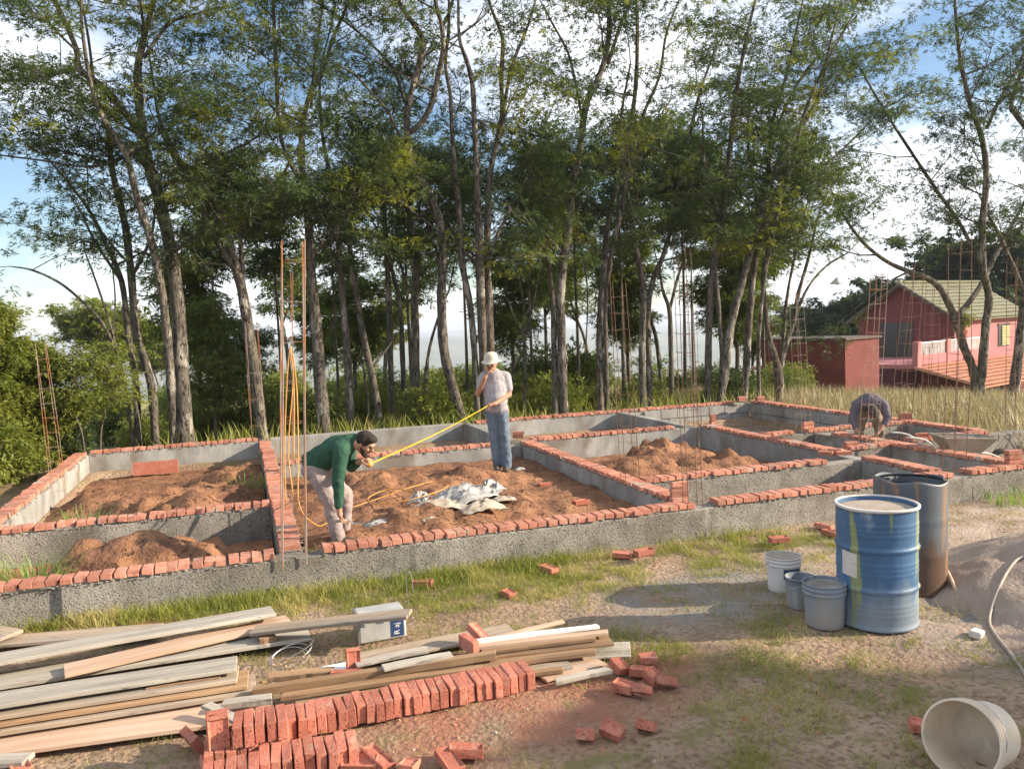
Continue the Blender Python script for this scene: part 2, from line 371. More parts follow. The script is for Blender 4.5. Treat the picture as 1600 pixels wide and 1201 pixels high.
def wall(label, axis, a0, a1, c0, w=.2, rows=(), m='concrete', top=BT, stuff=False, steps=(), z0=-.5, wig=None):
    c1 = c0+w
    root = empty('foundation_wall', ((a0+a1)/2, (c0+c1)/2, 0) if axis == 'x' else ((c0+c1)/2, (a0+a1)/2, 0), label, 'foundation wall')
    bo = link('concrete_beam', beam_mesh(axis, a0, a1, c0+.003, c1-.003, z0, top, M[m], steps=steps), root)
    bo.location = -root.location
    pitch = .104
    sb = MB()
    for (r0, r1) in rows:
        n = max(1, round((r1-r0)/pitch)); p = (r1-r0)/n
        mo = MB(); mo.box(*((r0, r1, c0+.02, c1-.02) if axis == 'x' else (c0+.02, c1-.02, r0, r1)), top-.006, top+.012)
        for i in range(n):          # mortar squeezed out under and between the bricks
            a = r0+i*p+random.gauss(0, .008)
            for _ in range(3):
                a2 = a+random.uniform(-.05, .05); e = c0+random.uniform(-.008, .012) if random.random() < .6 else c0+w-random.uniform(-.006, .012)
                cc = (a2, e, top+random.uniform(-.01, .01)) if axis == 'x' else (e, a2, top+random.uniform(-.01, .01)); mo.ball(cc, (random.uniform(.006, .02), random.uniform(.006, .014), random.uniform(.005, .012)), 6, 4)
            h_ = random.uniform(.012, BH*.5); cc = (a, c0+w*.5, top+h_) if axis == 'x' else (c0+w*.5, a, top+h_)
            mo.box(*((a-.006, a+.006, c0+.012, c1-.012) if axis == 'x' else (c0+.012, c1-.012, a-.006, a+.006)), top+.010, top+h_)
        mb = mo.build('mortar_bed', M['mortar'], root); mb.location = -root.location
        drift = 0
        for i in range(n):
            a = r0+(i+.5)*p; drift = drift*.8+random.gauss(0, .003)
            c = (c0+c1)/2-.004+drift
            loc = (a, c, top+.010+BH/2) if axis == 'x' else (c, a, top+.010+BH/2)
            if stuff:
                h = BW/2
                if axis == 'x': sb.box(a-h, a+h, c-BL/2, c+BL/2, top+.006, top+.010+BH+random.gauss(0, .002))
                else: sb.box(c-BL/2, c+BL/2, a-h, a+h, top+.006, top+.010+BH+random.gauss(0, .002))
            else:
                b = brick(root, loc, 0 if axis == 'x' else math.pi/2); b.location = Vector(b.location)-root.location
    if sb.v:
        s = sb.build('brick_course', M['brick'], root); s.location = -root.location; tag(s, kind='stuff')
    return root
Xf = lambda px, py, z=.37: P(px, py, z)[0]
wall('long front foundation wall nearest the camera with bricks laid across its top', 'x', -3.7, 13.2, 7.68, rows=((-3.7, .20), (.62, 4.5), (4.76, 7.97), (8.25, 13.2)),
     steps=((-3.7, -1.55, .035), (1.42, 4.6, -.012)), z0=-.5)
wall('outer left foundation wall running back from the lower left edge', 'y', 7.89, 16.29, -2.87, .22, rows=((7.89, 12.3), (12.3, 16.29)), m='plaster', z0=-.4)
wall('cross wall between the two small rooms at the left', 'x', -2.64, .24, 10.05, rows=((-2.64, .24),))
wall('back foundation wall of the left rear room below the big twin trunk', 'x', -2.87, .24, 16.3, rows=((-2.63, .24),), m='plaster')
wall('foundation wall running back under the yellow conduit, wide bricks on top', 'y', 7.89, 16.5, .25, .21, rows=((7.91, 15.9),))
wall('low inner wall behind the bent man with one row of bricks', 'x', .47, 4.39, 13.1, rows=((.5, 3.9),), m='plaster')
wall('bare concrete back wall behind the bent man, no bricks on it', 'x', .47, 4.3, 16.5, m='plaster', top=.33)
wall('bare concrete cross wall behind the standing man', 'y', 13.4, 16.5, 4.3, .18, m='plaster', top=.33)
wall('back foundation wall to the right of the standing man below the tree row', 'x', 4.5, 10.98, 16.3, rows=((4.52, 10.6),), m='plaster')
wall('foundation wall running back to the feet of the standing man', 'y', 7.89, 13.3, 4.4, .21, rows=((8.0, 13.2),), m='plaster')
wall('rear wall of the middle room with the pointed soil heap', 'x', 4.63, 7.88, 13.3, rows=((4.65, 7.4),), m='plaster')
wall('bare concrete cross wall in the rear middle, top without bricks', 'y', 13.52, 16.28, 7.68, .18, m='plaster', top=.33)
wall('cross wall in front of the pointed soil heap, bricks on top', 'x', 4.63, 7.88, 9.12, rows=((4.64, 7.35),))
wall('foundation wall running back between the soil heap room and the right rooms', 'y', 7.89, 13.3, 7.89, .2, rows=((7.95, 9.15), (9.62, 13.3)), m='plaster')
wall('cross wall behind the bending worker at the right', 'x', 8.11, 11.0, 11.6, rows=((8.13, 8.7), (8.95, 10.95)))
wall('short cross wall right in front of the bending worker', 'x', 8.11, 9.04, 9.82, rows=((8.3, 9.02),))
wall('foundation wall running back past the bending worker to the right', 'y', 7.89, 11.58, 9.05, .2, rows=((7.95, 11.2),), m='plaster')
wall('cross wall at the far right behind the wheelbarrow', 'x', 9.27, 12.6, 9.95, rows=((9.55, 11.05),))
wall('outer right foundation wall in front of the dry grass', 'y', 10.16, 16.28, 11.0, .2, rows=((10.16, 16.28),), m='plaster')
# hollow concrete blocks seen inside the rear right room
blk = empty('block_wall_lining', (9.9, 16.2, 0), 'grey concrete blocks lining the rear right room', 'block lining')
for k, x in enumerate(np.arange(8.3, 10.9, .4)):
    for zz in (.02, .215):
        link('block', MB().box(-.192, .192, -.03, .03, -.09, .09).mesh('block', M['plaster']) if k+zz < .1 else bpy.data.meshes['block'], blk).location = (x+(.2 if zz > .1 else 0)-9.9, 16.27-16.2, zz+.07-.08)
for k, y in enumerate(np.arange(13.0, 16.1, .4)):
    for zz in (.02, .215):
        o = link('block', bpy.data.meshes['block'], blk); o.rotation_euler.z = math.pi/2; o.location = (10.97-9.9, y+(.2 if zz > .1 else 0)-16.2, zz-.01)

X, Y = np.meshgrid(np.arange(-2.75, 11.06, .1), np.arange(7.8, 16.41, .1))
rfz = -.12+.10*(fbm(X*1.2, Y*1.2, 4)-.5)+.03*(fbm(X*5, Y*5, 2)-.5)
# ------------------------------------------------------------------ soil in the rooms
def heap(label, x0, x1, y0, y1, base, bumps, res=.07, rough=.10, name='soil_heap', m='soil'):
    X, Y = np.meshgrid(np.arange(x0, x1+res/2, res), np.arange(y0, y1+res/2, res))
    X = np.minimum(X, x1); Y = np.minimum(Y, y1)
    Z = np.full_like(X, base)
    for (bx, by, rx, ry, h) in bumps:
        d = np.sqrt(((X-bx)/rx)**2+((Y-by)/ry)**2); Z += h*np.clip(1-d, 0, 1)**1.15*(1+.25*np.cos(d*3))
    n = fbm(X*1.7, Y*1.7, 5)-.5; hh = np.clip((Z-base)*4+.25, 0, 1)
    clod = np.clip(fbm(X*3.1+7, Y*3.1, 2)-.52, 0, 1)*rough*2.2; Z += clod*hh+rough*n*1.8*hh+rough*1.6*np.abs(fbm(X*4+3, Y*4, 4)-.5)*hh+.055*(fbm(X*9, Y*9, 3)-.5)*(.4+hh)
    o = link(name, grid_mesh(name, X, Y, Z, M[m], smooth=True)); tag(o, label, 'soil heap'); return o
tag(link('room_floor', grid_mesh('room_floor', X, Y, rfz, M['floor'])), kind='structure')
heap('reddish soil heap filling the left rear room', -2.62, .23, 10.27, 16.25, -.07, ((-1.0, 12.0, 1.5, 1.5, .36), (-.6, 11.0, 1.0, .8, .26), (-.2, 13.6, 1.3, 1.6, .25), (-2.0, 12.8, .9, 1.0, .22)), rough=.15)
heap('reddish soil heap in the left front room beside the weeds', -2.62, .23, 7.9, 10.02, -.07, ((-1.05, 8.95, 1.3, .95, .33), (-.55, 8.6, .8, .55, .13), (-1.5, 8.7, .9, .6, .1)), rough=.15)
heap('trampled orange soil floor under the two men and cement bags', .49, 4.38, 7.9, 13.08, .12, ((1.6, 10.9, 1.6, 1.3, .22), (2.9, 11.2, 1.4, 1.0, .13), (1.6, 9.0, 1.6, 1.2, .15), (3.0, 9.4, 1.2, 1.1, .13), (.9, 8.4, .8, .7, .1)), rough=.14, res=.05)
heap('pointed heap of brown soil in the middle room', 4.63, 7.87, 9.34, 13.28, -.05, ((6.35, 11.7, 1.1, .9, .24), (5.6, 11.0, 1.5, 1.2, .17), (6.9, 10.9, 1.3, 1.0, .13), (6.2, 11.5, 1.6, 1.3, .08)), rough=.16, res=.06)

# ------------------------------------------------------------------ rebar cages
def cage(bx, by, tx, ty, Y, z0, label, wpx=24, D=.12, bar=.0042, bm='rebar', st=.2, stmax=None, skew=0):
    b0 = V(bx, by, Y); t0 = V(tx, ty, Y); sc = wpx/CF*np.dot(b0-np.array([0, 0, CAMZ]), CFW)
    b0[2] = z0
    root = empty('rebar_cage', b0, label, 'rebar cage', 'rebar columns rising from the foundation')
    ax = (t0-b0)
    for sx in (-.5, .5):
        for sy in (-.5, .5):
            o = np.array([sx*sc, sy*D, 0]); bend = np.array([random.uniform(-.02, .02), random.uniform(-.02, .02), 0]); e = ax+o*.9+np.array([random.uniform(-.03, .03), random.uniform(-.02, .02), random.uniform(-.1, .05)])
            MB().tube(smooth_line([o, o*.97+ax*.5+bend, e], 4), bar, 6).build('bar', M[bm], root)
    H = np.linalg.norm(ax); me = None; nmax = stmax or int(H/st)
    w, d = sc/2+bar, D/2+bar
    me = MB().tube([(-w, -d, 0), (w, -d, 0.006), (w, d, 0), (-w, d, 0.006), (-w, -d, 0)], .0021, 4).mesh('stirrup', M[bm])
    for i in range(nmax):
        f = (i+.6)*st/H
        if f > .96: break
        s = link('stirrup', me, root, ax*f); s.rotation_euler = (random.uniform(-.1, .1), random.uniform(-.1, .1), random.uniform(-.04, .04)); s.scale = (1-.1*f, 1, 1)
    return root
cage(459, 868, 458, 372, 7.72, .25, 'tall pale rebar cage at the front wall beside the bent man', 36, .14, .0065, 'rebarlight', .36)
cage(447, 780, 450, 425, 9.9, .3, 'thin rebar cage wrapped in yellow conduit behind the tall one', 16, .12, .0035, 'rebarlight', .3)
cage(985, 748, 962, 430, 9.3, .3, 'leaning rebar cage at the corner in front of the soil heap', 24, .14)
cage(1083, 787, 1063, 388, 7.78, .25, 'rebar cage at the front wall beside the brick stack', 25, .12)
cage(1355, 712, 1375, 408, 9.45, .3, 'rebar cage standing right in front of the bending worker', 22, .14, bm='rebarlight')
cage(1404, 690, 1430, 412, 9.95, .3, 'rebar cage just right of the bending worker', 24, .16)
cage(1490, 738, 1503, 376, 7.8, .25, 'tall rebar cage at the front wall before the forked tree', 24, .16)
cage(1586, 676, 1588, 400, 9.95, .3, 'rebar cage at the right edge of the picture', 22, .16)
cage(1256, 660, 1244, 450, 11.7, .3, 'thin rebar cage left of the bending worker', 18, .15, .0035, 'rebarlight')
cage(90, 742, 64, 530, 12.6, .2, 'pale rebar bundle outside the left foundation wall', 18, .1, .0035, 'rebarlight')
cage(405, 688, 392, 505, 16.4, .3, 'short pale rebar cage at the rear corner of the left room', 20, .1, .004, 'rebarlight', .5)
cage(1450, 660, 1458, 440, 11.7, .3, 'thin rebar cage against the dry grass behind the wheelbarrow', 16, .15, .0035)
cage(1085, 655, 1078, 470, 13.4, .3, 'thin rebar cage at the rear corner behind the soil heap', 16, .15, .0035)
cage(765, 655, 764, 470, 16.5, .3, 'thin rebar cage at the back wall behind the standing man', 14, .15, .0035)
cage(1215, 625, 1205, 440, 16.4, .3, 'thin rebar cage at the rear right corner near the trees', 14, .15, .0035)

# ------------------------------------------------------------------ trees
def fronds(C, D, n, L0, L1, w, droop=.25, flat=.5):
    """n narrow leaf fronds from every centre; C (k,3) centres, D (k,3) outward directions"""
    k = len(C)
    c = np.repeat(C, n, 0); d = np.repeat(D, n, 0)+rng.normal(0, .62, (k*n, 3))*np.array([1, 1, .55]); d[:, 2] -= droop
    d /= np.linalg.norm(d, axis=1)[:, None]+1e-9
    u = np.array([0, 0, 1.])+rng.normal(0, flat, (k*n, 3)); s = np.cross(d, u); s /= np.linalg.norm(s, axis=1)[:, None]+1e-9
    ln = rng.uniform(L0, L1, (k*n, 1)); ww = w*rng.uniform(.7, 1.3, (k*n, 1)); dz = np.array([0, 0, -1.])*ln*.12
    c = c+rng.normal(0, .025, c.shape)
    return np.stack([c, c+d*ln*.45+s*ww, c+d*ln+dz, c+d*ln*.45-s*ww], 1)
class Tree:
    def __init__(s, name, label, cat='tree', group=None, bark='bark', leaf='leaf'):
        s.tb = MB(); s.C = []; s.D = []; s.name = name; s.label = label; s.cat = cat; s.group = group; s.bark = bark; s.leaf = leaf; s.base = None
    def limb(s, pts, rad, n=7):
        s.tb.tube(pts, rad, n)
    def pad(s, c, r, k, th=.2):
        a = rng.uniform(0, 2*math.pi, k); q = np.sqrt(rng.uniform(0, 1, k))*r
        p = np.stack([np.cos(a)*q, np.sin(a)*q, rng.normal(0, th*r, k)-.14*q*q/max(r, .1)], -1)
        s.C.append(c+p); d = p/(r+1e-6)*1.1; s.D.append(d+np.array([0, 0, .12]))
    def twig(s, p, d, L, r, lvl, dens):
        p = np.array(p, float); d = d/np.linalg.norm(d); pts = [p]; n = 4; rr = [r]
        for i in range(n):
            d = d+rng.normal(0, .13, 3)+np.array([0, 0, .05 if i < 2 else -.02]); d /= np.linalg.norm(d); p = p+d*L/n; pts.append(p); rr.append(r*(1-.75*(i+1)/n))
        s.tb.tube(pts, rr, 4 if lvl else 5, cap=False)
        if lvl == 0:
            for q in pts[2:]: s.pad(q, rng.uniform(.28, .5), int(dens*rng.uniform(.5, 1.2)), .13)
        else:
            for q in pts[1:]:
                for _ in range(2 if lvl == 1 else 1):
                    dd = d*.6+rng.normal(0, .75, 3)*np.array([1, 1, .35]); s.twig(q, dd, L*rng.uniform(.45, .65), r*.45, lvl-1, dens)
    def traced(s, pts, Y, leafy=1., y_on=420, spread=1.4, dens=9, drift=None, root=False, step=.75):
        drift = rng.normal(0, .05) if drift is None else drift
        tot = len(pts); w3 = []; wd = []
        for i, q in enumerate(pts):
            Yi = Y+drift*i; p = V(q[0], q[1], Yi); w3.append(p)
            z = np.dot(p-np.array([0, 0, CAMZ]), CFW); wd.append((q[2] if len(q) > 2 and q[2] else None, z))
        # fill widths
        known = [(i, wd[i][0]) for i in range(tot) if wd[i][0]]
        W = np.interp(range(tot), [k[0] for k in known], [k[1] for k in known]) if known else np.full(tot, 5)
        R = [max(.007, W[i]/2*.78*wd[i][1]/CF) for i in range(tot)]
        if root:
            b = w3[0].copy(); b[2] = float(terrain(b[0], b[1]))-.1; w3 = [b]+w3 if w3[0][2] > b[2]+.05 else w3; R = [R[0]*1.25]+R if len(w3) > len(R) else R
            s.base = b
        A = smooth_line(w3, 5); RR = np.interp(np.linspace(0, 1, len(A)), np.linspace(0, 1, len(R)), R)
        RR = RR*(1+.06*np.sin(np.arange(len(A))*1.7+Y))
        s.tb.tube(A, list(RR), 9 if max(R) > .06 else 6)
        if leafy > 0:
            yon = V(800, y_on, Y)[2]; acc = rng.uniform(0, step)
            for i in range(1, len(A)):
                seg = A[i]-A[i-1]; l = np.linalg.norm(seg); acc += l
                if A[i][2] > yon and acc > step/leafy:
                    acc = 0; az = rng.uniform(0, 2*math.pi); up = rng.uniform(.1, .7)
                    d = np.array([math.cos(az), math.sin(az)*.8, up]); s.twig(A[i], d, spread*rng.uniform(.7, 1.3), min(RR[i]*.5, .03), 1, dens)
            s.twig(A[-1], A[-1]-A[-2], spread, RR[-1]*.8, 1, dens)
        return A
    def finish(s, nf=10, L0=.07, L1=.16, w=.011, droop=.12):
        b = s.base if s.base is not None else np.array(s.tb.v[0])
        root = empty(s.name, tuple(b), s.label, s.cat, s.group)
        o = s.tb.build('trunk', M[s.bark], root, smooth=True); o.location = -Vector(b)
        if s.C:
            Q = fronds(np.concatenate(s.C), np.concatenate(s.D), nf, L0, L1, w, droop)
            o = link('crown', quads_mesh('crown', Q, M[s.leaf]), root); o.location = -Vector(b)
        return root
TR = [
 ('tall twin trunked tree, the thickest trunk behind the left rear room', 17.9, 'leaf', [
  ([(291,695,34),(284,600,30),(279,500,28),(268,400,26),(248,310,24),(226,230,20),(215,120,16),(225,60,12),(240,0,9),(252,-80,5)], 1),
  ([(232,240,14),(205,190,14),(165,140,14),(125,110,13),(120,80,11),(104,40,10),(85,0,9),(55,-60,5)], 1),
  ([(120,108,9),(60,120,7),(0,126,5),(-60,120,3)], 1.2), ([(225,90,8),(262,40,6),(300,24,4),(370,6,3)], 1.3),
  ([(272,690,16),(265,570,18),(256,480,16),(240,390,16),(214,310,14),(196,240,12),(150,160,9),(128,40,6),(130,-50,4)], 1),
  ([(268,420,12),(262,350,9),(245,290,8),(232,250,7)], .3), ([(240,300,9),(330,250,6),(400,215,5),(440,160,3)], 1.4), ([(226,230,9),(150,260,6),(60,250,4),(-20,240,3)], 1.4)]),
 ('slim tree with two stems just left of the thick twin trunk', 18.4, 'leaf', [
  ([(243,692,16),(236,600,17),(213,520,16),(205,430,15),(195,350,14),(176,270,12),(168,200,10),(150,150,8),(138,60,5),(120,-40,3)], 1),
  ([(216,690,14),(212,600,14),(200,520,12),(190,440,11),(165,380,9),(140,330,7),(110,290,5),(60,230,3)], .8),
  ([(207,430,8),(228,390,6),(240,350,5),(244,300,4)], .5), ([(190,440,7),(150,380,5),(130,340,4)], .5)]),
 ('leaning tree with long nearly bare grey branches reaching left over the meadow', 18.2, 'leaf', [
  ([(206,680,6),(198,620,7),(186,560,7),(160,505,6),(122,465,5),(90,440,5),(50,422,4),(15,416,2)], .18),
  ([(186,560,5),(170,500,4),(150,440,4),(135,400,3)], .2), ([(176,530,4),(180,470,3),(175,410,3)], .2)]),
 ('tree forking into a wide V above the rebar corner of the left room', 18.0, 'leaf', [
  ([(412,695,23),(400,600,22),(386,500,22),(372,430,20),(352,395,15),(328,355,13),(302,292,12),(276,240,9),(250,190,7),(235,100,4)], .9),
  ([(374,432,15),(362,385,12),(345,330,11),(318,290,10),(285,262,7),(262,230,5)], .9), ([(380,430,10),(376,370,9),(392,330,8),(420,300,7),(450,260,5),(480,200,3)], 1.2),
  ([(360,360,7),(400,350,6),(460,335,4),(520,330,3)], 1.2)]),
 ('straight tree behind the tall pale rebar cage', 18.6, 'leaf', [
  ([(508,682,27),(500,600,26),(495,520,23),(487,440,20),(484,380,18),(478,300,14),(470,240,12),(480,160,10),(506,110,9),(520,60,7),(546,0,6),(560,-60,4)], 1.1),
  ([(478,300,9),(440,220,8),(432,120,8),(428,30,7),(424,-50,4)], 1.1), ([(486,170,6),(490,110,5),(497,60,5),(505,0,4)], 1), ([(484,350,6),(540,320,4),(580,300,3)], 1.3)]),
 ('slim straight tree behind the head of the bent man', 18.9, 'leaf', [
  ([(548,680,16),(545,600,16),(540,520,15),(533,440,14),(528,370,12),(520,290,9),(505,220,7),(500,120,5),(520,30,3)], 1)]),
 ('left leaning slim tree, its foot right of the bent man', 19.3, 'leaf', [
  ([(595,672,15),(586,610,14),(575,560,14),(565,510,13),(555,450,12),(548,400,10),(545,340,8),(560,260,5)], .9), ([(577,580,6),(600,550,5),(622,520,4)], 0)]),
 ('pair of thin bare trunks right of the bent man', 20.5, 'leaf2', [
  ([(614,662,12),(610,560,12),(607,450,12),(603,380,10),(600,300,8),(612,210,5)], .9), ([(634,660,11),(629,560,11),(625,480,9),(612,420,8),(590,360,5)], .7),
  ([(577,668,6),(572,600,5),(560,540,4)], 0)]),
 ('dark tree forking low, left of the long sinuous trunk', 19.4, 'leaf', [
  ([(650,662,18),(649,560,18),(648,450,16),(652,395,14),(642,345,8),(622,290,6),(600,240,4)], 1), ([(650,400,9),(665,370,9),(680,335,7),(690,290,5)], 1),
  ([(668,655,11),(665,600,10),(672,540,6),(690,480,5)], .2)]),
 ('sinuous tall tree with a high fork, trunk left of the standing man', 18.1, 'leaf', [
  ([(722,652,20),(706,600,20),(693,540,20),(690,460,19),(692,390,18),(687,350,18),(670,300,18),(648,270,17),(638,235,16),(636,200,14)], .5),
  ([(636,205,12),(637,170,12),(642,145,12),(655,100,12),(660,62,11),(642,32,10),(622,0,8),(610,-60,5)], .55),
  ([(640,208,11),(660,190,12),(675,160,12),(684,120,11),(692,80,10),(690,40,9),(680,0,8),(676,-60,5)], .55), ([(690,45,7),(705,10,6),(718,-50,4)], .5),
  ([(634,240,7),(610,180,6),(580,145,5),(552,115,5),(525,102,3)], .45), ([(633,160,7),(612,105,6),(570,60,5),(540,35,5),(500,8,4)], .45),
  ([(660,90,5),(690,70,4),(740,40,4),(770,10,3)], .4)]),
 ('clump of three tall pale stems directly behind the standing man', 18.0, 'leaf', [
  ([(746,640,13),(742,560,13),(735,480,13),(722,410,13),(719,350,12),(712,280,10),(706,200,9),(704,150,8),(696,100,7),(701,50,7),(702,-20,5)], .6),
  ([(758,640,16),(755,560,17),(752,480,18),(750,420,18),(748,350,16),(745,280,13),(742,200,11),(738,130,10),(729,95,9),(718,60,7),(716,0,5)], .6),
  ([(769,620,16),(765,500,16),(762,420,15),(762,350,14),(766,270,12),(784,185,10),(783,120,9),(785,60,8),(765,5,6),(758,-50,4)], .6),
  ([(784,185,8),(800,105,7),(825,40,6),(840,-10,5)], .7), ([(748,420,8),(700,360,6),(672,320,4),(650,300,3)], .8), ([(762,400,7),(800,320,6),(830,260,5),(850,200,3)], 1)]),
 ('small dark tree with a Y fork right of the standing man', 19.6, 'leaf2', [
  ([(820,640,8),(820,560,8),(818,528,8),(804,495,5),(790,460,4)], 1.2), ([(818,530,6),(820,490,5),(812,440,5),(798,395,4)], 1.3), ([(820,530,5),(832,480,4),(842,430,3)], 1.2)]),
 ('tall tree with an orange scar, leaning right at the top', 18.0, 'leaf', [
  ([(881,642,19),(878,550,19),(876,460,18),(882,400,18),(890,340,16),(895,290,15),(905,240,14),(913,180,14),(921,150,13),(940,110,12),(951,60,11),(952,0,9),(955,-70,5)], .8),
  ([(950,100,8),(968,45,7),(986,0,6),(1000,-60,4)], .8), ([(910,190,7),(903,150,6),(890,90,6),(876,60,5),(862,35,5),(848,8,4)], .5),
  ([(868,642,12),(866,560,12),(864,480,11),(856,400,9),(841,370,8),(832,330,6),(828,270,4)], 1)]),
 ('close pair of slender trunks under the sky gap left of the soil heap cage', 18.7, 'leaf', [
  ([(938,640,15),(937,560,15),(939,480,14),(945,400,12),(950,350,12),(965,290,11),(980,220,10),(992,150,9),(996,60,8),(994,-40,5)], 1),
  ([(949,640,11),(947,560,10),(946,480,9),(952,420,9),(970,330,9),(985,250,8),(1005,180,7),(1030,120,6),(1042,50,5),(1070,-20,3)], 1), ([(914,565,3),(918,480,3),(915,420,4),(905,380,4),(900,350,3)], .2)]),
 ('double trunked tree behind the leaning rebar cage', 18.6, 'leaf', [
  ([(1005,638,14),(1003,560,14),(1005,480,13),(1003,430,11),(992,380,10),(985,330,9),(975,270,8),(970,190,6),(985,100,4)], 1),
  ([(1016,636,12),(1014,560,12),(1012,490,12),(1020,440,11),(1036,400,10),(1050,350,9),(1062,280,8),(1076,220,7),(1092,150,6),(1120,70,4)], 1)]),
 ('thin tree between the two middle rebar cages', 20.0, 'leaf2', [
  ([(1050,632,10),(1048,540,10),(1046,485,9),(1036,455,6),(1030,420,4)], .9), ([(1046,485,7),(1060,430,6),(1075,390,4)], .9)]),
 ('upright tree left of the leaning forked trunk behind the brick stack cage', 18.2, 'leaf', [
  ([(1106,626,14),(1107,540,14),(1110,460,13),(1117,400,13),(1128,340,13),(1135,290,11),(1142,220,10),(1150,150,9),(1162,80,7),(1180,0,5)], 1), ([(1125,340,8),(1112,300,7),(1100,250,6),(1098,180,4)], 1)]),
 ('right leaning tree with braided stems beside the rear corner', 18.0, 'leaf', [
  ([(1126,624,15),(1133,580,18),(1137,540,18),(1146,490,16),(1160,440,14),(1175,380,13),(1192,320,12),(1214,260,10),(1250,200,9),(1280,150,8),(1292,90,6),(1310,20,4)], 1),
  ([(1130,590,10),(1126,520,9),(1121,460,9),(1118,420,8)], .2), ([(1175,380,8),(1215,330,7),(1262,280,6),(1310,240,5),(1350,200,3)], 1.1), ([(1160,440,8),(1180,350,7),(1200,260,7),(1222,180,6),(1260,110,5),(1310,60,3)], 1)]),
 ('tall tree with many fanning upper stems over the rear right corner', 18.4, 'leaf', [
  ([(1163,622,14),(1168,540,14),(1172,480,14),(1178,420,12),(1190,350,12),(1200,280,10),(1205,200,8),(1228,120,6),(1250,20,4)], 1),
  ([(1186,618,8),(1185,540,8),(1190,470,8),(1200,400,8),(1216,330,7),(1240,250,7),(1256,180,6),(1290,100,5),(1330,30,3)], 1), ([(1190,350,7),(1175,280,6),(1168,200,5),(1180,120,4)], 1)]),
 ('short forking tree with dark foot left of the red house', 19.5, 'leafmid', [
  ([(1217,618,19),(1216,585,20),(1210,556,14),(1200,520,10),(1195,470,9),(1192,430,8),(1200,370,6),(1205,300,4)], .8),
  ([(1219,575,12),(1226,545,11),(1240,500,10),(1247,460,8),(1264,400,6),(1276,345,4)], .6), ([(1240,500,7),(1262,450,6),(1292,415,5),(1325,395,3)], .25), ([(1222,560,8),(1229,470,7),(1242,400,5),(1255,340,4)], .6)]),
 ('big forked tree with a thick V trunk in front of the red house', 19.5, 'leaf2', [
  ([(1532,640,24),(1526,600,23),(1518,570,16),(1505,540,16),(1490,492,15),(1470,452,13),(1448,434,12),(1420,424,10),(1385,408,8),(1350,380,7),(1320,340,5),(1300,300,3)], 1.0),
  ([(1530,605,20),(1535,570,18),(1540,510,16),(1545,465,15),(1536,420,14),(1535,350,13),(1541,280,12),(1535,220,11),(1515,160,9),(1500,90,8),(1494,30,6),(1488,-50,4)], 1.0),
  ([(1496,495,12),(1530,450,10),(1555,400,9),(1582,350,7),(1610,300,5)], .9), ([(1536,420,8),(1500,350,7),(1462,295,7),(1420,232,6),(1380,170,5),(1340,100,3)], .9),
  ([(1542,200,8),(1560,160,7),(1590,105,6),(1610,60,4)], 1), ([(1420,424,5),(1390,440,4),(1350,470,3)], .6)]),
 ('dark trunk cut by the right edge of the picture', 19.0, 'leaf2', [
  ([(1580,645,20),(1588,580,20),(1597,500,17),(1604,420,14),(1612,320,12),(1620,200,10),(1620,60,7)], 1), ([(1606,470,11),(1580,410,9),(1560,365,8),(1540,330,5)], .8),
  ([(1612,210,12),(1588,180,10),(1580,165,9),(1592,125,8),(1610,90,6)], .8)]),
]
for (lab, Y, lf, limbs) in TR:
    t = Tree('tree', lab, leaf=lf)
    for i, (pts, leafy) in enumerate(limbs):
        t.traced(pts, Y, leafy=leafy*(1.7 if ('red house' in lab or 'edge of the picture' in lab or 'fanning' in lab or 'braided' in lab) else 1.15), root=(i == 0 or (pts[0][1] > 600)), y_on=410, drift=(0 if i == 0 else rng.uniform(-.22, .30)), step=1.0, dens=7, spread=1.6)
    t.base = None if t.base is None else t.base
    t.finish()

# ------------------------------------------------------------------ trees and bushes beyond the wall
def free_tree(name, label, H, bark, leaf, low=.35, wide=1.3, forks=4, dens=8, nf=5, r0=.09, L=(.14, .3), w=.02, seed=0, group=None, step=.5, cat='tree', droop=.2):
    t = Tree(name, label, leaf=leaf, bark=bark, group=group, cat=cat); t.base = np.zeros(3)
    A = smooth_line([(0, 0, -.1), (random.uniform(-.1, .1)*H*.3, 0, H*.3), (random.uniform(-.12, .12)*H, random.uniform(-.05, .05)*H, H*.6), (random.uniform(-.12, .12)*H, 0, H*.95)], 5)
    R = list(np.linspace(r0, r0*.25, len(A))); t.tb.tube(A, R, 7); acc = 0
    for k in range(forks):
        i = random.randint(int(len(A)*low*.7), len(A)-3); az = random.uniform(0, 6.28); q = A[i]
        e = q+np.array([math.cos(az)*H*.16*wide, math.sin(az)*H*.16*wide, H*.28]); B = smooth_line([q, (q+e)/2+rng.normal(0, .05*H, 3)*.5, e], 4)
        t.tb.tube(B, list(np.linspace(R[i]*.7, .012, len(B))), 5)
        for p in B[2:]:
            az = random.uniform(0, 6.28); t.twig(p, np.array([math.cos(az), math.sin(az), .3]), wide*random.uniform(.5, 1), .02, 1, dens)
    for i in range(int(len(A)*low), len(A)):
        for _ in range(2):
            az = random.uniform(0, 6.28); t.twig(A[i], np.array([math.cos(az), math.sin(az), .35]), wide*random.uniform(.6, 1.1), .02, 1, dens)
    return t.finish(nf, L[0], L[1], w, droop)
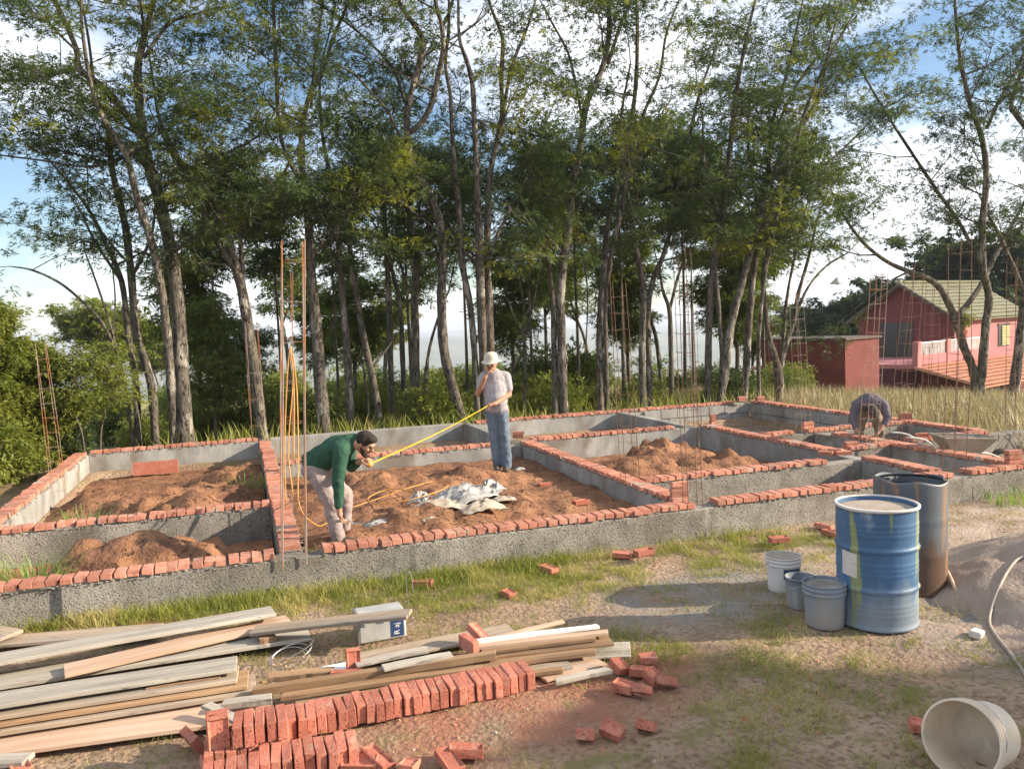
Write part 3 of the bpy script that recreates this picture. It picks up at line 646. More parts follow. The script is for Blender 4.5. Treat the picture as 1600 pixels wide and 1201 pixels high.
def bush(name, label, R, H, leaf, n=700, nf=5, L=(.07, .16), w=.02, group=None, cat='bush', stems=7):
    t = Tree(name, label, leaf=leaf, bark='barkdark', group=group, cat=cat); t.base = np.zeros(3)
    blobs = [(random.uniform(-.5, .5)*R, random.uniform(-.5, .5)*R, random.uniform(.35, .75)*H, random.uniform(.3, .6)*R) for _ in range(9)]
    for b in blobs[:stems]:
        t.tb.tube(smooth_line([(b[0]*.2, b[1]*.2, -.05), (b[0]*.6, b[1]*.5, b[2]*.5), (b[0], b[1], b[2])], 3), [.025, .022, .018, .014, .012, .01, .008][:7], 5)
    for b in blobs:
        k = n//9; d = rng.normal(0, 1, (k, 3)); d /= np.linalg.norm(d, axis=1)[:, None]
        rr = b[3]*rng.uniform(.55, 1.12, (k, 1)); c = np.array(b[:3])+d*rr*np.array([1, 1, .8*H/R*.7+.2]); c[:, 2] = np.maximum(c[:, 2], .03)
        t.C.append(c); t.D.append(d)
    return t.finish(nf, L[0], L[1], w, .1)
def copy_tree(o, loc, rz, sc, label=None):
    r = o.copy(); COL.objects.link(r); r.location = loc; r.rotation_euler = (0, 0, rz); r.scale = (sc, sc, sc)
    if label: r['label'] = label
    for ch in o.children:
        c = ch.copy(); COL.objects.link(c); c.parent = r
    return r
def put(o, x, y, rz, sc, dz=0): o.location = (x, y, float(terrain(x, y))+dz); o.rotation_euler = (0, 0, rz); o.scale = (sc, sc, sc)
GB = 'slender trees standing further back in the wood'
prA = free_tree('tree', 'slender grey trunked tree further back in the wood with thin foliage', 8.0, 'bark', 'leafmid', .6, 1.3, 3, 4, seed=1, group=GB)
prB = free_tree('tree', 'slender dark tree further back in the wood with leaves down to its waist', 5.6, 'barkdark', 'leafmid', .5, .9, 3, 5, seed=2, group=GB)
prC = free_tree('tree', 'very thin pole tree further back in the wood', 7.5, 'barkdark', 'leaf2', .7, .9, 2, 4, r0=.06, seed=3, group=GB)
PX = [(318,24,'B'),(345,22,'C'),(440,23,'C'),(455,30,'A'),(530,24,'C'),(560,27,'B'),(600,32,'A'),(645,25,'C'),(730,24,'C'),(800,26,'B'),(835,23,'C'),(855,30,'A'),(905,25,'C'),
      (925,32,'A'),(975,24,'C'),(985,27,'B'),(1035,26,'A'),(1070,24,'C'),(1085,31,'C'),(1125,27,'A'),(1150,24,'B'),(1195,26,'C'),(500,34,'B'),(1180,34,'B')]
used = set()
for i, (px, Y, k) in enumerate(PX):
    pr = {'A': prA, 'B': prB, 'C': prC}[k]; x = V(px, 620, Y)[0]; sc = random.uniform(.85, 1.15)
    o = pr if k not in used else copy_tree(pr, (0, 0, 0), 0, 1)
    used.add(k); put(o, x, Y, random.uniform(0, 6.28), sc, -.05)
# dense dark leafy tree behind the left room
for px, Y, sc, lab in ((330, 21, .85, 'dense dark leafy tree between the twin trunk and the wide V fork'), (385, 22.5, .7, 'dense dark leafy tree just left of the tall pale rebar cage')):
    o = free_tree('tree', lab, 3.9, 'barkdark', 'leafmid', .3, .9, 3, 3.5, 6, .06, (.09, .17), .016); put(o, V(px, 600, Y)[0], Y, 0, sc)
# sunlit growth at the left
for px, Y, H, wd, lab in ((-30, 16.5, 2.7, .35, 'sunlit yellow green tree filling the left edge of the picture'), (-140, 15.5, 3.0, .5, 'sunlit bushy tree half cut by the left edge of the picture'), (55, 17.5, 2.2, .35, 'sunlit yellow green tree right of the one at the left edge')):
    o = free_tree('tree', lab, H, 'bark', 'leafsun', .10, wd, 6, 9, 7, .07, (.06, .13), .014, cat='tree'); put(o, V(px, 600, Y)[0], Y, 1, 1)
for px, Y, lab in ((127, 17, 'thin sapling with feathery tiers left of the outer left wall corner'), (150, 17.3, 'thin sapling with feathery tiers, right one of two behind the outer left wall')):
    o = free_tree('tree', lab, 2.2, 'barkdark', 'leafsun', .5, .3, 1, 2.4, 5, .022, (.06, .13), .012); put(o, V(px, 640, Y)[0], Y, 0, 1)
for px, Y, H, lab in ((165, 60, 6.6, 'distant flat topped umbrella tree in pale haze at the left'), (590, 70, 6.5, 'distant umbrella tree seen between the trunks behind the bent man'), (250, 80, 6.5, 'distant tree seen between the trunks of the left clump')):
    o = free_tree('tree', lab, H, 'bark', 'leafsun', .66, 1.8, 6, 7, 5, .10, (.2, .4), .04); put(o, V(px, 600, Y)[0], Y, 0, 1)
GH = 'bushes between and behind the tree trunks'
bA = bush('bush', 'loose green bush growing behind the tree trunks', 1.0, 1.3, 'leafmid', 900, group=GH)
bB = bush('bush', 'yellow green bush growing behind the tree trunks', 1.1, 1.2, 'leafsun', 900, group=GH)
bC = bush('bush', 'dark green bush growing behind the tree trunks', .9, 1.1, 'leaf2', 800, group=GH)
first = {'A': bA, 'B': bB, 'C': bC}; seen = set(); rb = random.Random(5)
for i in range(84):
    if i < 28: px = 160+i*38+rb.uniform(-18, 18); Y = rb.uniform(18.8, 24)
    else: px = rb.uniform(120, 1260); Y = rb.uniform(26, 60)
    if i > 28 and px > 1240: px -= 600
    k = rb.choice('ABBBC' if px > 380 else 'BBA'); x = V(px, 620, Y)[0]
    o = first[k] if k not in seen else copy_tree(first[k], (0, 0, 0), 0, 1); seen.add(k)
    put(o, x, Y, rb.uniform(0, 6.28), rb.uniform(.45, .95)*(1 if Y < 25 else 1.7))
for px, Y, sc, k, lab in ((-5, 16, .8, 'B', 'large sunlit bush outside the left wall'), (70, 17.5, .6, 'A', 'green bush behind the pale rebar bundle at the left'), (-60, 15, 1.0, 'B', 'tall sunlit bush at the left edge of the picture'),
                          (110, 17.6, .7, 'C', 'small dark bush against the corner of the left wall'), (1245, 28, 1.2, 'B', 'bush beside the low tiled shed'), (1215, 24, .9, 'A', 'bush left of the low tiled shed')):
    o = copy_tree(first[k], (0, 0, 0), 0, 1, lab); put(o, V(px, 640, Y)[0], Y, rb.uniform(0, 6), sc)
# grasses: dry field right, meadow left and behind
def blades(name, X, Y, Z, h0, h1, w, m, lean=.35, kind='stuff'):
    n = len(X); c = np.stack([X, Y, Z], -1); az = rng.uniform(0, 2*math.pi, n); h = rng.uniform(h0, h1, n)
    s = np.stack([np.cos(az), np.sin(az), 0*az], -1)*w; t = c+np.stack([rng.normal(0, lean, n)*h, rng.normal(0, lean, n)*h, h], -1)
    md = (c+t)/2+np.stack([0*h, 0*h, h*.12], -1)
    Q = np.stack([c-s, c+s, md+s*.7, md-s*.7], 1); T = np.stack([md-s*.7, md+s*.7, t+s*.1, t-s*.1], 1)
    o = link(name, quads_mesh(name, np.concatenate([Q, T]), m)); tag(o, kind=kind); return o
def scatter(n, x0, x1, y0, y1, f):
    x = rng.uniform(x0, x1, n); y = rng.uniform(y0, y1, n); k = rng.random(n) < f(x, y); return x[k], y[k]
x, y = scatter(60000, 11.3, 34, 9.5, 34, lambda x, y: np.where((x < 11.5) & (y < 16), 0, 1)*np.clip(.25+1.6*(fbm(x*.5, y*.5, 3)-.35), .05, 1)*np.clip(1.5-np.hypot(x, y)/45, .2, 1))
blades('dry_grass', x, y, terrain(x, y)-.02, .2, .65, .012, M['drygrass'], .3)
x, y = scatter(26000, -12, 13, 17, 34, lambda x, y: np.clip(.1+2.2*(fbm(x*.4+5, y*.4, 3)-.4), 0, 1))
blades('meadow_grass', x, y, terrain(x, y)-.02, .2, .6, .014, M['grass'], .35)
def gmask(x, y):
    band = np.exp(-((y-7.35+.10*(x-2))/(.38+.12*np.clip(x, -2, 3)))**2)*np.clip((3.2-x)/1.5, 0, 1)*1.1
    mid = .75*np.clip((x-1.2)/1.2, 0, 1)*np.clip((6.9-x)/1, 0, 1)*np.exp(-((y-6.85)/.75)**2)
    low = .5*np.clip((x-1.0)/1.0, 0, 1)*np.clip((6.2-y), 0, 1)*np.clip((5.8-x)/1, 0, 1)+.10
    n = fbm(x*1.9+4, y*1.9, 4); n2 = fbm(x*6, y*6+3, 3)
    v = np.clip((band+mid+low)*np.clip((n-.38)*5, .0, 1)*np.clip((n2-.3)*3.2, .1, 1)+band*.25, 0, 1)
    bare = np.exp(-(((x-1.6)/1.4)**2+((y-4.6)/.5)**2)); v = v*(1-.9*bare)*np.where(y > 7.66, 0, 1)
    sand = np.clip(1.3-np.hypot((x-6.0)/1.6, (y-4.9)/1.5), 0, 1); cem = np.exp(-(((x-3.7)/1.0)**2+((y-5.95)/.35)**2))
    v = v*(np.hypot(x-3.65, y-3.35) > .33)*(np.hypot(x-4.4, y-4.95) > .30)
    return v*(1-sand)*(1-.85*cem)*np.where((x > 6.5) & (y < 6.9), .12, 1)
x, y = scatter(620000, -3.6, 11, 2.9, 7.68, gmask)
blades('grass', x, y, terrain(x, y)-.008, .02, .075, .0022, M['grass'], .75)
x, y = scatter(60000, -3.6, 6, 6.6, 7.68, lambda x, y: gmask(x, y)*np.exp(-((y-7.6)/.3)**2))
blades('grass_edge', x, y, terrain(x, y)-.008, .05, .15, .003, M['grass'], .5)
# tall weeds in the rooms
def weeds(label, cx, cy, n, r, h, z=0.):
    a = rng.uniform(0, 6.28, n); q = r*np.sqrt(rng.random(n)); k = n; x = cx+np.cos(a)*q; y = cy+np.sin(a)*q
    segs = []; d = np.stack([np.cos(a)+rng.normal(0, .4, k), np.sin(a)+rng.normal(0, .4, k), 0*a], -1)*.45; c = np.stack([x, y, 0*x+z], -1); hh = h*rng.uniform(.5, 1, (k, 1))
    s = np.cross(d, [0, 0, 1.]); s = s/np.linalg.norm(s, axis=1)[:, None]*.005
    pts = [c, c+d*hh*.25+np.array([0, 0, .55])*hh, c+d*hh*.7+np.array([0, 0, .9])*hh, c+d*hh*1.3+np.array([0, 0, .85])*hh]
    for i in range(3): segs.append(np.stack([pts[i]-s*(1-i*.25), pts[i]+s*(1-i*.25), pts[i+1]+s*(.75-i*.3), pts[i+1]-s*(.75-i*.3)], 1))
    o = link('weed', quads_mesh('weed', np.concatenate(segs), M['weed'])); tag(o, label, 'weed')
weeds('tall green weeds in the front corner of the left front room', -1.95, 8.7, 190, .35, .42)
weeds('long grass clump at the lower left inside the front wall', -2.45, 8.15, 220, .35, .35)
weeds('green weeds against the sunlit inner face of the outer left wall', -1.9, 11.0, 120, .25, .40)
weeds('few weeds at the right end of the left rear room', .0, 12.6, 60, .3, .3, .1)
weeds('small green weed by the foot of the tall pale rebar cage', .72, 8.15, 80, .15, .22, .1)
weeds('tuft of bright grass at the front wall near the right edge', 8.7, 7.4, 160, .4, .2)

# ------------------------------------------------------------------ red house
M['redwall_shaded'] = mat('red_wall_shaded', (.16, .045, .05), (.20, .06, .06), 2, .9, .2, 30)  # red house paint with the gable's shade put into the colour
M['redwall_lit'] = mat('red_wall_lit', (.36, .14, .145), (.42, .18, .18), 1.2, .9, .2, 30, dirt=(.6, .5, .7, (.30, .14, .12)))  # same red paint, sunlit pinkish tone put into the colour, plus stains
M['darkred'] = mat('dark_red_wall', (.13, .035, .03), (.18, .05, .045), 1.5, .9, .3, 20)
M['rooftile'] = mat('mossy_roof_tile', (.23, .215, .145), (.31, .29, .19), 6, .9, .3, 30, c3=(.24, .24, .14), s3=1.2)
M['orangetile'] = mat('orange_roof_tile', (.50, .22, .13), (.58, .30, .19), 5, .9, .3, 30)
M['darkglass'] = mat('dark_window', (.03, .03, .035), rough=.2, bump=0, spec=.6)
M['white'] = mat('white_paint', (.72, .70, .66), (.80, .78, .74), 6, .6, .1, 60)
M['yellowwood'] = mat('yellow_shutter', (.55, .44, .18), (.48, .38, .16), 6, .7, .2, 60)
M['darkwood'] = mat('dark_timber', (.07, .05, .04), (.12, .09, .07), 6, .8, .3, 40)
C0 = Rr(1490, 560, 52.); GZ = -2.6
th = math.radians(20); ux = np.array([math.cos(th), math.sin(th), 0.]); uy = np.array([-math.sin(th), math.cos(th), 0.])   # ux: along the side wall to the right, uy: along the gable wall, away
house = empty('house', (C0[0], C0[1], GZ), 'red two storey house with mossy gabled roof, balcony and lower tiled roof', 'house', rz=th)
def hb(name, x0, x1, y0, y1, z0, z1, m, parent=None): return MB().box(x0, x1, y0, y1, z0, z1).build(name, M[m], parent or house)
WX, WY = 9.0, 5.6   # side wall length, gable width
ez = Rr(1490, 492, 52.)[2]-GZ; rzz = Rr(1433, 449, 54.)[2]-GZ+.2
w = MB(); w.v = [(0, 0, 0), (WX, 0, 0), (WX, WY, 0), (0, WY, 0), (0, 0, ez), (WX, 0, ez), (WX, WY, ez), (0, WY, ez), (0, WY/2, rzz-.15), (WX, WY/2, rzz-.15)]
w.f = [(0, 1, 5, 4), (1, 2, 6, 9, 5), (2, 3, 7, 6), (3, 0, 4, 8, 7)]
w.build('gable_wall', M['redwall_shaded'], house); hb('side_wall', .0, WX, -.06, -.003, 0, ez-.05, 'redwall_lit')
sl = math.atan2(rzz-ez, WY/2); rl = math.hypot(rzz-ez, WY/2)+.55
def tiled(name, parent, origin, nx, ny, tw, tl, m, rot, maxparts=300, stuffy=False):
    """rows of curved tiles on a slope: local x along the eave, local y up the slope"""
    prof = []; base = MB()
    nseg = 4
    def tile_mb(mb, ox, oy, oz):
        b = len(mb.v)
        for yy, zz in ((0, .05), (tl*1.06, .0)):
            for j in range(nseg+1):
                a = math.pi*j/nseg; mb.v.append((ox-math.cos(a)*tw*.5, oy+yy, oz+zz+math.sin(a)*tw*.22))
        for j in range(nseg): mb.f.append((b+j, b+j+1, b+nseg+2+j, b+nseg+1+j))
    mb = MB(); mb.box(-tw*.5, (nx-.5)*tw, 0, ny*tl, -.06, 0)
    for i in range(nx):
        for k in range(ny): tile_mb(mb, i*tw, k*tl, random.uniform(0, .01))
    o = mb.build(name, M[m], parent, smooth=False); o.location = origin; o.rotation_euler = rot; o['kind'] = 'stuff'; return o
rf = empty('roof', (0, 0, 0)); rf.parent = house
nx = int((WX+1.0)/.3); ny = int(rl/.38)+1
tiled('tile_rows', rf, (-.45, -.5, ez-.5*math.tan(sl)+.05), nx, ny, .3, .38, 'rooftile', (sl, 0, 0))
tiled('tile_rows', rf, (-.45+nx*.3, WY+.5, ez-.5*math.tan(sl)+.05), nx, ny, .3, .38, 'rooftile', (sl, 0, math.pi))
MB().tube([(-.5, WY/2, rzz+.1), (WX+.6, WY/2, rzz+.1)], .13, 8).build('ridge', M['rooftile'], rf)
for s_ in (1, -1):
    b = MB().box(-.62, -.52, -.05, rl, -.12, .02).build('barge_board', M['darkwood'], rf); b.location = (0, WY/2-s_*(WY/2+.5), ez-.5*math.tan(sl)+.05); b.rotation_euler = (sl*s_, 0, 0); b.scale = (1, s_, 1)
# openings
zb = Rr(1440, 568, 49.5)[2]-GZ
zd = Rr(1420, 560, 55.)[2]-GZ
fr = hb('door', -.03, .04, WY*.42, WY*.72, zb+.1, ez-.35, 'darkglass')
for a, b_ in ((.40, .42), (.56, .575), (.72, .74)): hb('door_frame', -.07, .0, WY*a, WY*b_, zb+.1, ez-.3, 'darkwood', fr)
wx = WX*.62
win = hb('window', wx, wx+1.5, -.10, -.07, ez-2.0, ez-.75, 'darkglass')
for k in range(9): hb('slat', wx+.42, wx+1.42, -.15, -.105, ez-1.95+k*.13, ez-1.95+k*.13+.09, 'yellowwood', win)
hb('frame', wx-.08, wx+1.58, -.13, -.102, ez-.75, ez-.65, 'darkwood', win)
# balcony: parapet and railings in front of the gable wall
hz_ = lambda y: Rr(1440, y, 49.5)[2]-GZ
bx0 = -6.2; zp, zr, zb, zq = hz_(550), hz_(533), hz_(568), hz_(592)
bal = hb('balcony_floor', bx0, .6, -1.0, 4.0, zb-.05, zb+.15, 'redwall_lit')
hb('parapet', bx0, 1.0, -1.0, -.8, zb, zp, 'redwall_lit', bal)
for x_ in (bx0, -3.0, -1.1): hb('pillar', x_-.02, x_+.38, -1.04, -.76, zb, zr+.12, 'redwall_lit', bal)
for k in range(44):
    x_ = bx0+.45+k*.16
    if min(abs(x_-p_-.18) for p_ in (-3.0, -1.1)) < .22 or x_ > 1.0: continue
    hb('baluster', x_, x_+.03, -.94, -.9, zp, zr, 'white', bal)
hb('rail', bx0+.36, 1.0, -.96, -.88, zr, zr+.06, 'white', bal)
tiled('porch_roof', house, (bx0, -4.2, zq), 44, 8, .3, .42, 'orangetile', (math.atan2(zb-zq, 3.2), 0, 0))
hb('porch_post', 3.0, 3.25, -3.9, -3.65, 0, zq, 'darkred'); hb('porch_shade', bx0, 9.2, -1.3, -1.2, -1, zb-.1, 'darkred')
A0 = Rr(1352, 600, 38)
ann = empty('outbuilding', (A0[0], A0[1], -2.1), 'dark red flat roofed annexe left of the red house', 'building', rz=th)
MB().box(-1.55, 1.15, 0, 4, -.6, Rr(1345, 529, 38)[2]+2.1).build('wall', M['darkred'], ann)
zt = Rr(1345, 529, 38)[2]+2.1
MB().box(-1.65, 1.25, -.10, 4.1, zt, zt+.09).build('roof', M['darkwood'], ann)
S0 = Rr(1278, 600, 40)
shed = empty('shed', (S0[0], S0[1], -2.1), 'low dark red shed with a sloping tile roof left of the annexe', 'shed', rz=th)
zs = Rr(1275, 573, 40)[2]+2.1
MB().box(-.2, 1.0, 0, 3, -.6, zs).build('wall', M['darkred'], shed); tiled('roof', shed, (-2.2, -.5, zs-.35), 14, 6, .3, .4, 'orangetile', (math.radians(10), 0, 0))
pot = empty('potted_plant', (0, 0, 0), 'small shrub in a terracotta pot on the balcony pillar', 'potted plant')
pw = Vector(C0)+Vector(ux*(-.92)+uy*(-.9)); pot.location = (pw.x, pw.y, GZ+zr+.12)
MB().lathe([(.0, 0), (.16, 0), (.26, .35), (.3, .38), (.22, .38), (0, .33)], 16).build('pot', M['orangetile'], pot, smooth=True)
b_ = bush('bush', 'tmp', .55, 1.1, 'leafsun', 260, L=(.08, .18), w=.03)
for ch in list(b_.children): ch.parent = pot; ch.location = (0, 0, .35); ch.name = 'foliage' if ch.name.startswith('crown') else 'stem'
bpy.data.objects.remove(b_)
# dense tree behind the house, and a wood between it and the slope
for px, R_, H, wd, lab in ((1345, 75, 6.5, 3.0, 'dense dark spreading tree left behind the red house'), (1275, 90, 5.0, 3.0, 'low spreading tree further left behind the red house'), (1560, 72, 10.5, 3.0, 'umbrella tree rising behind the mossy roof'), (1490, 80, 10.5, 3.0, 'wide tree whose crown shows above the ridge of the red house')):
    q = Rr(px, 600, R_); o = free_tree('tree', lab, H, 'barkdark', 'leaf2', .3, wd, 6, 12, 5, .16, (.3, .6), .07); o.location = (q[0], q[1], -4.)
# lamp hanging over the field
hl = V(1308, 440, 24.)
lamp = empty('hanging_lamp', hl, 'small conical lamp shade hanging from a wire above the field', 'lamp')
MB().lathe([(.03, .16), (.06, .12), (.24, -.05), (.25, -.08), (.22, -.05), (.03, .10)], 18).build('shade', M['white'], lamp, smooth=True)
MB().tube([(0, 0, .14), (-.02, 0, 1.6)], .008, 4).build('wire', M['darkwood'], lamp); MB().ball((0, 0, -.05), .07).build('bulb', M['white'], lamp, smooth=True)

# ------------------------------------------------------------------ people
M['skin'] = mat('skin', (.36, .19, .12), (.42, .23, .15), 12, .6, .1, 80, coord='Object')
M['tshirt'] = mat('grey_shirt', (.31, .285, .295), (.37, .345, .35), 8, .9, .4, 40, coord='Object', bdist=.01)
M['jeans'] = mat('blue_jeans', (.10, .13, .17), (.16, .20, .245), 6, .9, .4, 50, coord='Object', bdist=.01)
M['greenshirt'] = mat('green_shirt', (.018, .06, .035), (.028, .085, .05), 8, .85, .4, 40, coord='Object', bdist=.01)
M['greytrousers'] = mat('dusty_trousers', (.24, .19, .18), (.34, .28, .26), 8, .9, .4, 50, coord='Object', bdist=.01)
M['khaki'] = mat('khaki_trousers', (.17, .13, .09), (.25, .20, .14), 8, .9, .4, 50, coord='Object', bdist=.01)
M['purpleshirt'] = mat('mauve_shirt', (.10, .085, .10), (.145, .13, .15), 8, .9, .4, 40, coord='Object', bdist=.01)
M['hair'] = mat('dark_hair', (.018, .013, .01), (.04, .028, .02), 60, .8, .9, 120, coord='Object', bdist=.01)
M['boot'] = mat('dark_boot', (.04, .035, .03), (.09, .075, .06), 12, .8, .3, 60, coord='Object')
M['hat'] = mat('cream_hat', (.48, .43, .33), (.56, .51, .41), 10, .9, .3, 60, coord='Object')
M['yellow'] = mat('yellow_tape', (.62, .47, .03), rough=.45, bump=0)
M['orange'] = mat('orange_conduit', (.50, .23, .055), (.60, .32, .09), 5, .5, .1, 50)
M['steel'] = mat('steel', (.35, .34, .33), (.45, .44, .42), 20, .4, .1, 80, metal=.8)
class Blob:
    def __init__(s): s.m = MB()
    def cap(s, a, b, ra, rb, n=14):
        a = np.array(a, float); b = np.array(b, float); d = b-a; L_ = np.linalg.norm(d)+1e-9; d = d/L_
        pts = []; rad = []
        for t in (-1, -.94, -.77, -.5, 0): pts.append(a+d*t*ra); rad.append(max(ra*math.sqrt(1-t*t), ra*.05))
        for t in (.33, .66): pts.append(a+(b-a)*t); rad.append(ra+(rb-ra)*t)
        for t in (0, .5, .77, .94, 1): pts.append(b+d*t*rb); rad.append(max(rb*math.sqrt(1-t*t), rb*.05))
        s.m.tube(pts, rad, n); return s
    def chain(s, pts, rad):
        for i in range(len(pts)-1): s.cap(pts[i], pts[i+1], rad[i], rad[i+1])
        return s
    def ball(s, c, r, rot=None): s.m.ball(c, r, 16, 10, rot); return s
    def build(s, name, m, parent, vox=.009, it=4, crease=0.):
        o = s.m.build(name, M[m], parent, smooth=True)
        r = o.modifiers.new('remesh', 'REMESH'); r.mode = 'VOXEL'; r.voxel_size = vox; r.use_smooth_shade = True
        q = o.modifiers.new('smooth', 'SMOOTH'); q.factor = .5; q.iterations = it
        if crease:
            tx = bpy.data.textures.new('folds', 'CLOUDS'); tx.noise_scale = .09; tx.noise_depth = 2
            d = o.modifiers.new('folds', 'DISPLACE'); d.texture = tx; d.strength = crease; d.mid_level = .5; d.texture_coords = 'LOCAL'
            # stretch the folds: a second finer layer
            t2 = bpy.data.textures.new('folds_fine', 'CLOUDS'); t2.noise_scale = .035; d2 = o.modifiers.new('folds_fine', 'DISPLACE'); d2.texture = t2; d2.strength = crease*.4; d2.mid_level = .5
        return o
def hand(B, wrist, d, nrm, side, curl=.5, sc=1.):
    """palm and five fingers; d: pointing direction, nrm: palm normal, side: towards the thumb"""
    w = np.array(wrist, float); d = np.array(d, float); d /= np.linalg.norm(d); n = np.array(nrm, float); n -= d*(n@d); n /= np.linalg.norm(n); s = np.cross(d, n)*side
    B.cap(w, w+d*.03*sc, .024*sc, .028*sc)
    for k, o in enumerate((.026, .009, -.009, -.026)):
        B.cap(w+d*.03*sc, w+d*.085*sc+s*o*sc, .016*sc, .011*sc)
        L_ = (.038, .044, .041, .032)[k]*sc; p = w+d*.088*sc+s*o*1.1*sc; a = curl*.9
        for j in range(3):
            q = p+(d*math.cos(a)+n*math.sin(a))*L_*(1, .7, .55)[j]; B.cap(p, q, (.0095, .0088, .008)[j]*sc, (.0088, .008, .007)[j]*sc, 8); p = q; a += curl*.9
    p = w+d*.03*sc+s*.026*sc; q = p+(d*.6+s*.7+n*.3*curl)*.045*sc; B.cap(p, q, .013*sc, .011*sc, 8); B.cap(q, q+(d*.9+s*.1+n*.5*curl)*.032*sc, .011*sc, .009*sc, 8)
def head(B, c, R_):
    """c: centre of the skull, R_: rotation matrix; the face looks along -y of R_"""
    T = lambda v: np.array(c)+np.array(R_ @ Vector(v))
    B.ball(c, (.073, .090, .108), R_); B.ball(T((0, -.022, -.045)), (.058, .066, .070), R_)
    B.cap(T((0, -.087, .018)), T((0, -.108, -.018)), .010, .015, 8); B.ball(T((0, -.095, -.024)), (.019, .012, .010), R_)
    B.cap(T((-.034, -.083, .030)), T((.034, -.083, .030)), .013, .013, 8)
    B.cap(T((-.019, -.083, -.053)), T((.019, -.083, -.053)), .011, .011, 8); B.ball(T((0, -.072, -.087)), (.024, .022, .02), R_)
    for sx in (-1, 1): B.ball(T((sx*.075, .006, -.005)), (.010, .020, .031), R_); B.ball(T((sx*.043, -.070, -.02)), (.022, .02, .022), R_)
    return T
# --- the standing man
F1 = V(786, 731, 11.25); F1[2] = .26
m1 = empty('person', F1, 'standing man in cream bucket hat, grey shirt and jeans, hand at his chin', 'person', rz=-.31)
RH = Matrix.Rotation(-.25, 3, 'Z') @ Matrix.Rotation(.12, 3, 'X')
b = Blob(); hc = (-.105, -.03, 1.535); T = head(b, hc, RH)
b.chain([(-.095, .0, 1.45), (-.075, .02, 1.36)], [.057, .068]); b.chain([(-.075, .02, 1.28), (-.06, .0, 1.05), (-.05, 0, .9)], [.085, .09, .09])
eL, wL = (-.315, -.06, 1.12), (-.20, -.20, 1.345); eR, wR = (.125, -.03, 1.085), (-.075, -.26, .985)
b.chain([(-.20, .02, 1.335), eL, wL], [.050, .043, .029]); b.chain([(.08, .02, 1.325), eR, wR], [.050, .044, .029])
hand(b, wL, (.45, .15, .75), (.75, .2, -.4), 1, .75); hand(b, wR, (-.85, -.45, -.05), (-.3, .3, -1), -1, 1.0)
for sx in (-.105, .05): b.chain([(sx*.9, 0, .86), (sx*.9-.0, 0, .48), (sx*1.0, .01, .08)], [.07, .04, .03])
b.build('body', 'skin', m1, .0065, 2)
b = Blob(); b.ball((-.07, .005, 1.27), (.185, .125, .18)); b.ball((-.065, -.015, 1.15), (.180, .145, .22)); b.ball((-.06, -.035, 1.03), (.168, .150, .20)); b.ball((-.055, -.01, .90), (.165, .13, .10))
b.cap((-.20, .02, 1.345), (.075, .02, 1.345), .078, .080); b.cap((-.09, .01, 1.40), (-.06, .01, 1.40), .073, .073)
b.cap((-.215, .02, 1.345), (-.268, -.02, 1.21), .078, .068); b.cap((.09, .02, 1.335), (.118, -.005, 1.17), .080, .070); b.build('shirt', 'tshirt', m1, .011, 4, .013)
b = Blob(); b.ball((-.05, .0, .86), (.158, .118, .12))
b.chain([(-.125, 0, .82), (-.105, -.01, .48), (-.075, .02, .09)], [.092, .072, .068]); b.chain([(.02, 0, .82), (.045, -.03, .48), (.055, -.03, .07)], [.094, .074, .072]); b.build('jeans', 'jeans', m1, .011, 3, .026)
b = Blob()
for x_, y_ in ((-.075, .02), (.055, -.03)): b.cap((x_, y_+.03, .05), (x_-.015, y_-.15, .035), .05, .042)
b.build('boots', 'boot', m1, .011, 2)
hm_ = MB(); hm_.lathe([(.0, .20), (.045, .197), (.078, .18), (.092, .14), (.097, .085), (.099, .07), (.134, .036), (.142, .030), (.132, .030), (.098, .055), (.09, .10)], 28, warp=lambda p, a, r, z: (p[0], p[1]*1.08, p[2]+(.012*math.cos(2*a) if r > .12 else 0)))
ho = hm_.build('hat', M['hat'], m1, smooth=True); ho.location = Vector(hc)+RH @ Vector((0, 0, -.005)); ho.rotation_euler = RH.to_euler(); ho.scale = (1, 1, .84)
hb_ = Blob(); hb_.ball(Vector(hc)+RH @ Vector((0, .028, .012)), (.079, .082, .092), RH); hb_.build('hair', 'hair', m1, .008, 1)
for sx in (-1, 1):
    e = MB().ball((0, 0, 0), (.011, .006, .006)).build('eye', M['hair'], m1, smooth=True); e.location = T((sx*.030, -.092, .010))
for x_ in (-.02, .0, .02): pass
mo = MB().ball((0, 0, 0), (.026, .006, .006)).build('mouth', M['darkred'], m1, smooth=True); mo.location = T((0, -.095, -.053))
mu = MB().ball((0, 0, 0), (.032, .009, .007)).build('moustache', M['hair'], m1, smooth=True); mu.location = T((0, -.098, -.038))
# --- the man bending over the front wall
F2 = V(535, 846, 8.33); F2[2] = .22
rz2 = -.10
m2 = empty('person', F2, 'bearded man in dark green shirt bending over the front wall with a trowel', 'person', rz=rz2)
pel, ch, nk, hd = np.array((-.20, .08, .79)), np.array((.03, -.03, .985)), np.array((.15, -.10, 1.045)), np.array((.268, -.14, 1.02))
RH = Matrix.Rotation(1.05, 3, 'Z') @ Matrix.Rotation(.62, 3, 'X')
b = Blob(); T2 = head(b, hd, RH)
b.chain([nk, hd+np.array((-.05, .0, -.015))], [.062, .058]); b.chain([pel, ch+np.array((0, 0, -.02)), nk], [.09, .08, .06])
sN, eN, wN = (.035, -.22, .965), (-.01, -.27, .70), (-.015, -.29, .40)
sF, eF, wF = (.10, .08, .96), (.13, .0, .78), (.205, -.13, .845)
b.chain([sN, eN, wN], [.048, .040, .029]); b.chain([sF, eF, wF], [.048, .040, .029])
